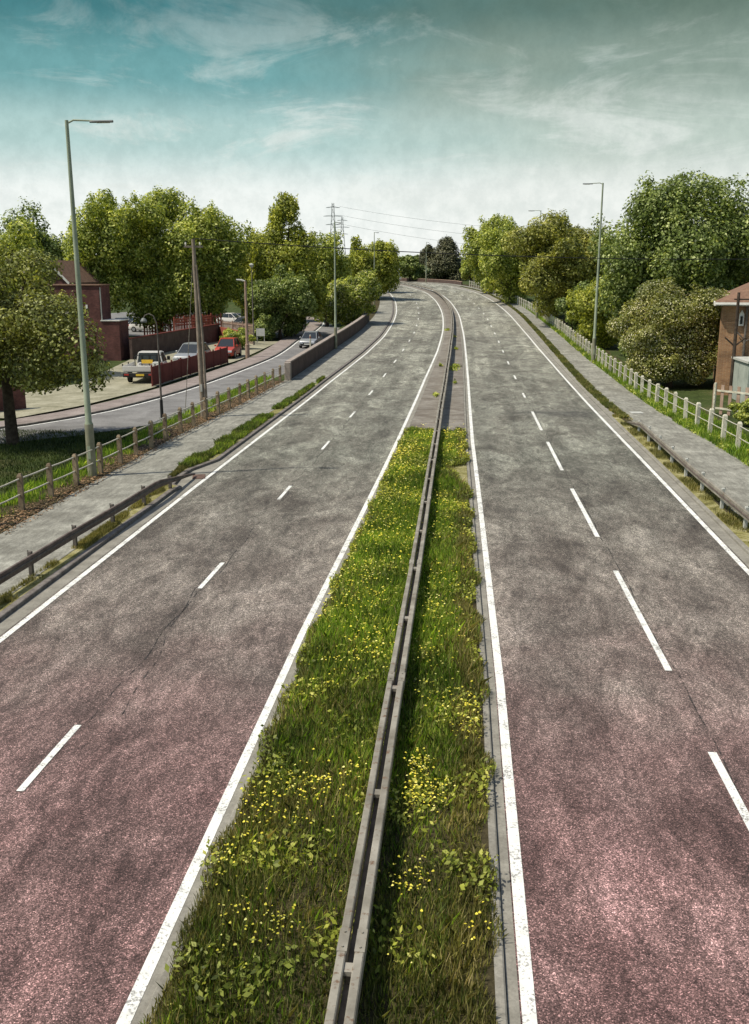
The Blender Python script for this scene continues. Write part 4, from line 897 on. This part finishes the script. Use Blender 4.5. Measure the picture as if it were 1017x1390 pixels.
# right
tree('broadleaf_tree', 'farthest tree of the right-hand row, bright green and rounded', 4.6, 170, 3.4, (4.5, 170, 17.0, 3.2, 4.9, 5), 'leaf_mid', 12000, .42, .28, 30, seed=31, group=RG)
tree('broadleaf_tree', 'green tree in the middle of the right-hand row near the mid-distance lamp', 6.9, 147, 2.4, (6.8, 147, 14.8, 2.0, 4.9, 5.5), 'leaf_mid', 11000, .40, .25, 26, seed=32, group=RG)
tree('broadleaf_tree', 'low green tree over the fence at the far end of the right-hand row', 1.4, 196, 4.5, (1.6, 198, 11.2, 4.5, 2.6, 2.6), 'leaf_mid', 5000, .45, .18, 18, seed=33, group=RG)
tree('broadleaf_tree', 'flat-topped bronze green tree standing left of the tall right-hand lamp', 11.6, 112, 1.2, (11.1, 112, 13.5, 2.6, 6.1, 5.6), 'leaf_bronze', 22000, .35, .32, 36, shape='round', seed=34, group=RG)
tree('broadleaf_tree', 'biggest dark green tree on the right, spreading behind the cream blossom bush', 17.0, 80, .3, (17.2, 80, 14.7, 1.0, 6.3, 5.2), 'leaf_dark', 32000, .30, .42, 52, seed=35, group=RG, lr=.33, extra=[(12.2, 79, 8.6, 1.9, 1.9), (21.8, 80, 8.2, 2.1, 1.9), (12.4, 80, 5.2, 2.2, 2), (14.4, 79, 11.6, 2.5, 1.7), (19.4, 79.5, 12.4, 2.8, 1.8), (17, 79, 13.2, 2.6, 1.3), (21.0, 80, 10.6, 2.4, 2), (17, 77.5, 9.5, 3.5, 3)])
tree('shrub', 'bright leafy shrub over the white fence between the bronze tree and the blossom bush', 11.4, 88, .5, (12.9, 88, 7.0, .3, 3.5, 4.5), 'leaf_yel', 13000, .28, .14, 26, seed=36, cat='shrub')
tree('shrub', 'dark shrub behind the white fence under the flat-topped bronze tree', 10.9, 101, .8, (12.0, 101, 6.6, .8, 2.4, 3.6), 'leaf_dark', 6500, .3, .12, 20, seed=37, cat='shrub')
tree('shrub', 'green shrub at the foot of the trees by the mid-distance lamp', 9.9, 124, 1.5, (11.3, 124, 7.2, 1.5, 2.1, 4.2), 'leaf_mid', 6000, .33, .12, 18, seed=38, cat='shrub')
tree('shrub', 'low dark green shrub under the farthest tree of the right-hand row', 7.2, 152, 2.7, (6.9, 154, 7.0, 2.7, 2.4, 5.5), 'leaf_dark', 6500, .38, .12, 20, seed=39, cat='shrub')
tree('hawthorn_bush', 'large round bush covered in cream blossom beside the orange brick house', 12.9, 61.6, .0, (13.55, 62.3, 6.5, -.3, 4.2, 3.3), 'leaf_blos', 23000, .20, .2, 44, seed=40, cat='shrub', second=('blossom', .30, .60), lr=.3)
tree('shrub', 'dark green undergrowth shrub below the tall right-hand lamp', 12.3, 70.5, .2, (12.6, 71, 4.6, .2, 2.0, 3.8), 'leaf_dark', 7500, .22, .08, 16, seed=41, cat='shrub')
tree('shrub', 'small green bush in front of the tall wooden garden fence', 13.9, 46.3, .0, (13.9, 46.6, 1.5, .0, 1.2, 1.1), 'leaf_mid', 2600, .16, .05, 12, seed=42, cat='shrub')
tree('broadleaf_tree', 'dark green tree at the right edge behind the orange brick house', 24, 84, .3, (24.2, 84, 11.2, 1.0, 3.8, 4), 'leaf_bronze', 9000, .34, .3, 24, seed=43, group=RG)
# distant woodland
r_ = np.random.default_rng(5); lob = []
for k in range(90):
    a = r_.uniform(-.62, .42); d = r_.uniform(330, 420); lob.append((d*math.sin(a)-8, d*math.cos(a), 7.5+r_.uniform(-1, 1.5), 9, 9, r_.uniform(3, 5)))
V, _ = leaf_cloud(lob, 26000, 1.3, r_)
tag(raw_mesh('distant_woodland', V, 4, M['leaf_mid']), 'distant belt of trees along the horizon', 'woodland', kind='stuff')

# ------------------------------------------------------------------ grass, weeds, litter
def blades(name, label, X, Y, Z, H, W, m, cat='grass', lean=.35, seed=0):
    r_ = np.random.default_rng(seed); n = len(X); a = r_.uniform(0, 2*np.pi, n); t = np.stack([np.cos(a), np.sin(a), np.zeros(n)], 1)
    b = a+np.pi/2+r_.normal(0, .5, n); l = H*np.abs(r_.normal(0, lean, n)); d = np.stack([np.cos(b), np.sin(b), np.zeros(n)], 1)*l[:, None]
    o = np.stack([X, Y, Z], 1); up = np.zeros((n, 3)); up[:, 2] = 1
    m1 = o+up*(H*.6)[:, None]+d*.35; tp_ = o+up*H[:, None]+d; w = t*(W/2)[:, None]
    V = np.stack([o-w, o+w, m1+w*.75, tp_, m1-w*.75], 1).reshape(-1, 3)
    return tag(raw_mesh(name, V, 5, m), label, cat, kind='stuff')
def pnoise(x, y, s, seed=0):
    r_ = np.random.default_rng(seed); v = 0
    for i in range(5):
        a = r_.uniform(0, 6.28); f = s*r_.uniform(.6, 1.8); v = v+np.sin((x*np.cos(a)+y*np.sin(a))*f+r_.uniform(0, 6))
    return v/5
def road_scatter(n, s0, s1, fa, fb, r_, power=1.):
    u = r_.uniform(0, 1, n)**power; s = s0+(s1-s0)*u; a = fa(s); b = fb(s); v = r_.uniform(0, 1, n); o = a+(b-a)*v
    p = PT(s, o); return s, v, p[:, 0], p[:, 1], zr(s)
mgL = lambda s: medL(s)+.03+.05*np.sin(s*1.7)+.04*np.sin(s*4.1)
def mgR(s):
    e = medR(s)-.10+.08*np.sin(s*2.1)+.05*np.sin(s*5); notch = np.interp(s, [31.2, 33.0, 34.6, 35.3, 36], [0, -.40, -.5, -.15, 0]); return e+notch
r_ = np.random.default_rng(21)
n = 230000; s, v, X, Y, Z = road_scatter(n, 5.5, 43.7, mgL, mgR, r_, 1.25)
tall = np.interp(s, [6, 13, 18, 30, 43], [.20, .24, .30, .28, .24])*(1+.45*pnoise(X, Y, 1.3, 2))*np.clip(np.minimum(v, 1-v)*7+.35, .35, 1)
keep = (r_.uniform(0, 1, n) < (.82+.35*pnoise(X, Y, 2.2, 4))) & (s < 43.1+.9*pnoise(X, Y, 5., 61)); dry = r_.uniform(0, 1, n) < np.clip(np.interp(s, [8, 13, 17], [.38, .24, .08])+.5*np.clip(pnoise(X, Y, 1.7, 9), 0, 1)+.7*(v > .86)+.55*(v < .06), 0, .9)
H = tall*r_.uniform(.45, 1.25, n); W = r_.uniform(.006, .014, n)*np.interp(s, [6, 20, 43], [1, 1.5, 2.2])
vignetted = r_.uniform(0, 1, n) < np.clip(np.interp(s, [8, 11, 14, 18], [.80, .70, .40, .08])+.35*pnoise(X, Y, 1.1, 31), 0, 1)  # vignette darkening painted in: most blades near the camera take the darker material
for msk, m, nm, lb in ((keep & ~dry & vignetted, 'grass_dark', 'vignetted_grass', 'grass painted darker as a vignette on the near part of the central reservation'), (keep & ~dry & ~vignetted, 'grass', 'median_grass', 'lush green grass growing along the central reservation'), (keep & dry, 'grass_dry', 'dry_grass', 'drier yellowish grass and weeds mixed along the edges of the central reservation')):
    blades(nm, lb, X[msk], Y[msk], Z[msk]+.06, H[msk], W[msk], M[m], seed=3)
# broad weed leaves in the median
n = 70000; s, v, X, Y, Z = road_scatter(n, 6, 43, mgL, mgR, r_, .9); cl = pnoise(X, Y, 2.6, 14)+np.interp(s, [8, 14, 20, 43], [-.12, -.05, .12, .3]) > r_.uniform(-.1, .35, n); X, Y, Z, s = X[cl], Y[cl], Z[cl], s[cl]
lobw = np.stack([X, Y, Z+.10+r_.uniform(0, .20, len(X))], 1)
def flat_leaves(C, size, r_, tilt=.7, el=1.5):
    n = len(C); nr = rnd_dirs(n, r_)*tilt+np.array([0, 0, 1.]); nr /= np.linalg.norm(nr, axis=1)[:, None]; t = np.cross(nr, rnd_dirs(n, r_)); t /= np.linalg.norm(t, axis=1)[:, None]; b = np.cross(nr, t)
    s_ = (size*r_.uniform(.6, 1.3, n))[:, None]; return np.stack([C-t*s_*.5*el, C+b*s_*.4, C+t*s_*.5*el, C-b*s_*.4], 1).reshape(-1, 3)
tag(raw_mesh('median_weeds', flat_leaves(lobw, .055, r_, .9), 4, M['leaf_yel']), 'broad-leaved weeds growing among the grass of the central reservation', 'weeds', kind='stuff')
# yellow flowers in drifts
cl = [(-2.0, 11.6, .45, 110), (-2.55, 11.1, .3, 45), (-.5, 12.4, .2, 80), (-.45, 11.75, .28, 95), (-2.75, 9.95, .25, 40), (-.5, 9.8, .28, 50), (-.34, 14.8, .3, 45), (.27, 14.6, .28, 40), (.25, 13.7, .3, 40), (-.5, 16.4, .35, 60), (-1.5, 16.6, .5, 80),
      (-2.2, 15.7, .35, 30), (-1.4, 12.1, .18, 20), (-1.5, 17.5, .5, 50), (-1.9, 19.1, .5, 80), (-2.4, 20.9, .5, 110), (-2.2, 24.7, .6, 190), (-2.1, 27.5, .6, 220), (-2.1, 33.2, .6, 300), (-2.1, 38, .55, 260), (-.95, 24.8, .3, 60),
      (-.3, 21.2, .4, 60), (-.45, 18.8, .4, 60), (-.15, 37.6, .5, 170), (-.5, 29, .45, 90), (-2.25, 8.9, .4, 40), (-1.85, 8.8, .25, 30), (.3, 9.0, .2, 15), (-1.9, 28.9, .5, 130), (-2.5, 19.5, .5, 70), (0, 26, .5, 70), (-1.3, 41, .6, 130), (-2.2, 30, .6, 150), (-.2, 41.5, .5, 110), (0, 18, .4, 35), (-1.5, 22.5, .5, 90), (-2.3, 36, .5, 160)]
C = []
for x, y, rr, k in cl:
    k = int(k*1.15)
    C.append(np.stack([x+r_.normal(0, rr*np.interp(y, [8, 15, 25], [.45, .6, .8]), k), y+r_.normal(0, rr*np.interp(y, [8, 15, 25], [.7, 1.1, 1.9]), k), zr(y)+.06+np.interp(y, [8, 20, 40], [.26, .32, .32])+r_.normal(0, .04, k)], 1))
C.append(np.stack([r_.uniform(-3, .5, 90), r_.uniform(8, 43, 90), np.full(90, .34)], 1))
C = np.vstack(C); ok = (C[:, 0] > mgL(C[:, 1])-.95) & (C[:, 0] < mgR(C[:, 1])-1.05); C = C[ok]
sz = np.interp(C[:, 1], [8, 20, 43], [.034, .046, .070]); nC = len(C)
a = np.linspace(0, 2*np.pi, 6, endpoint=False); nr = rnd_dirs(nC, r_)*.4+np.array([0, 0, 1.]); nr /= np.linalg.norm(nr, axis=1)[:, None]; t_ = np.cross(nr, np.array([1., 0, 0])); t_ /= np.linalg.norm(t_, axis=1)[:, None]; b_ = np.cross(nr, t_)
s_ = sz*r_.uniform(.6, 1.25, nC)
V = C[:, None]+(t_[:, None]*np.cos(a)[None, :, None]+b_[:, None]*np.sin(a)[None, :, None])*(s_/2)[:, None, None]*np.array([1, .72, 1, .72, 1, .72])[None, :, None]
tag(raw_mesh('yellow_flowers', V.reshape(-1, 3), 6, M['petal']), 'drifts of small yellow flowers scattered through the grass of the central reservation', 'flowers', kind='stuff')
# left roadside grass
n = 60000; s, v, X, Y, Z = road_scatter(n, 34, 64, lambda s: pathR2(s)-.15, lambda s: kerbL(s)-.2, r_)
wd = np.clip((kerbL(s)-pathR2(s)), 0, 2); k = (r_.uniform(0, 1, n) < wd*.8+.1) & (pnoise(X, Y, 1.5, 3) > -.35)
k &= pnoise(X, Y, 4.5, 33) > -.2-.6*(1-np.abs(v-.5)*2)
dr = r_.uniform(0, 1, n) < .35+.5*pnoise(X, Y, 2.2, 41)
for kk, mm, nn, ll in ((k & ~dr, 'grass_dark', 'verge_grass', 'green grass strip between the left footpath and the kerb beyond the crash rail'), (k & dr, 'grass', 'pale_verge_grass', 'brighter grass tufts in the strip between the left footpath and the kerb')):
    blades(nn, ll, X[kk], Y[kk], Z[kk]+.09, r_.uniform(.06, .24, kk.sum()), r_.uniform(.012, .03, kk.sum()), M[mm], seed=5)
n = 45000; s, v, X, Y, Z = road_scatter(n, 14, 34.5, lambda s: pathR2(s)-.1, lambda s: kerbL(s)-.2, r_)
k = pnoise(X, Y, 3.2, 6)+.55*(1-v)-.1 > r_.uniform(0, .5, n)
blades('verge_grass', 'short yellowish tufts on the mossy verge beneath the rusty left crash rail', X[k], Y[k], Z[k]+.09, r_.uniform(.03, .15, k.sum()), r_.uniform(.008, .018, k.sum()), M['grass_dry'], seed=6)
n = 40000; s, v, X, Y, Z = road_scatter(n, 14, 64, lambda s: pathL(s)-1.9, lambda s: pathL(s)-.35, r_)
k = pnoise(X, Y, 2.0, 8)+.9*(.6-v) > r_.uniform(-.2, .8, n)
blades('fence_grass', 'rough green grass along the foot of the left fence', X[k], Y[k], Z[k]+.07, r_.uniform(.08, .32, k.sum()), r_.uniform(.012, .026, k.sum()), M['grass'], seed=7)
n = 17000; s, v, X, Y, Z = road_scatter(n, 14, 62, lambda s: pathL(s)-1.0, lambda s: pathL(s)+.30, r_)
k = r_.uniform(0, 1, n) < np.clip(1.2-np.abs(v-.5)*2.0, 0, 1); C = np.stack([X[k], Y[k], Z[k]+.125], 1)
tag(raw_mesh('leaf_litter', flat_leaves(C, .06, r_, .35), 4, M['litter']), 'band of rusty brown fallen leaves along the fence side of the left footpath', 'fallen leaves', kind='stuff')
# lawn under the left tree
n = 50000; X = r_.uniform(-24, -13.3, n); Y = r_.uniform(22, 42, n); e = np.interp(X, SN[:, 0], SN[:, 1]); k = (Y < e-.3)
blades('lawn', 'grass painted dark as tree shade under the nearest tree beside the side street', X[k], Y[k], np.full(k.sum(), .03), r_.uniform(.05, .16, k.sum()), r_.uniform(.01, .03, k.sum()), M['grass_shade'], seed=8)
# right strips
n = 42000; s, v, X, Y, Z = road_scatter(n, 48, 190, lambda s: grR(s)-.05, lambda s: grR2(s)+.05, r_, 1.4)
k = (pnoise(X, Y, 1.3, 5) > -.5) & (pnoise(X, Y, 5., 6) > -.1-.7*(1-np.abs(v-.5)*2))
dr = r_.uniform(0, 1, n) < .45+.5*pnoise(X, Y, 1.2, 42)
for kk, mm, nn, ll in ((k & ~dr, 'grass_dark', 'strip_grass', 'thin strip of grass between the right carriageway edge and the footpath'), (k & dr, 'grass_dry', 'dry_strip_grass', 'drier blades in the thin grass strip beside the right footpath')):
    blades(nn, ll, X[kk], Y[kk], Z[kk]+.09, r_.uniform(.04, .18, kk.sum()), r_.uniform(.015, .04, kk.sum()), M[mm], seed=9)
n = 42000; s, v, X, Y, Z = road_scatter(n, 22, 49, lambda s: kerbR(s)+.16, lambda s: grR2(s)+.1, r_)
k = (pnoise(X, Y, 2.6, 12)+.3*v > r_.uniform(-.1, .6, n))
blades('verge_grass', 'patchy yellow green tufts on the verge below the right crash rail', X[k], Y[k], Z[k]+.07, r_.uniform(.03, .16, k.sum()), r_.uniform(.01, .022, k.sum()), M['grass_dry'], seed=10)
n = 80000; s, v, X, Y, Z = road_scatter(n, 24, 170, lambda s: rpR(s)-.12, lambda s: rpR(s)+1.9, r_, 1.6)
k = (pnoise(X, Y, 1.6, 15) > -.55)
blades('fence_grass', 'rough grass and weeds along the foot of the white post fence', X[k], Y[k], Z[k]+.08, r_.uniform(.10, .38, k.sum()), r_.uniform(.014, .035, k.sum()), M['grass'], seed=11)
n = 26000; s, v, X, Y, Z = road_scatter(n, 26, 120, lambda s: rpR(s)-.15, lambda s: rpR(s)+1.2, r_, 1.5); C = np.stack([X, Y, Z+.1+r_.uniform(0, .22, n)], 1); C = C[pnoise(X, Y, 2.1, 17) > .05]
tag(raw_mesh('fence_weeds', flat_leaves(C, .09, r_, .9), 4, M['leaf_mid']), 'broad-leaved weeds around the foot of the white post fence', 'weeds', kind='stuff')
# weeds rooted in the slab joints of the paved reservation
wd_ = []
for (sx, sy, rr, k) in ((.42, 70, .28, 160), (.55, 71.5, .3, 160), (-.55, 72, .12, 60), (-.5, 56, .12, 60), (.5, 85, .2, 80), (.2, 97, .2, 60), (-.55, 105, .25, 80), (.6, 62, .1, 40)):
    q = PT(np.full(k, sy)+r_.normal(0, rr*2, k), sx+r_.normal(0, rr*.5, k)); wd_.append(np.c_[q, zr(q[:, 1])+.1+np.abs(r_.normal(0, .08, k))])
tag(raw_mesh('joint_weeds', flat_leaves(np.vstack(wd_), .12, r_, .9), 4, M['leaf_mid']), 'small weeds sprouting from the paved part of the central reservation', 'weeds', kind='stuff')

# put every empty at the base of its thing
bpy.context.view_layer.update()
for t in [o for o in col.objects if o.type == 'EMPTY' and o.location.length < 1e-6]:
    ms = [x for x in bpy.data.objects if x.type == 'MESH' and (x.parent == t or (x.parent and x.parent.parent == t))]
    P = np.vstack([np.array([v.co[:] for v in x.data.vertices]) for x in ms]); lo_, hi_ = P.min(0), P.max(0)
    b = Vector(((lo_[0]+hi_[0])/2, (lo_[1]+hi_[1])/2, lo_[2])); t.location = b
    for x in ms: x.data.transform(Matrix.Translation(-b))
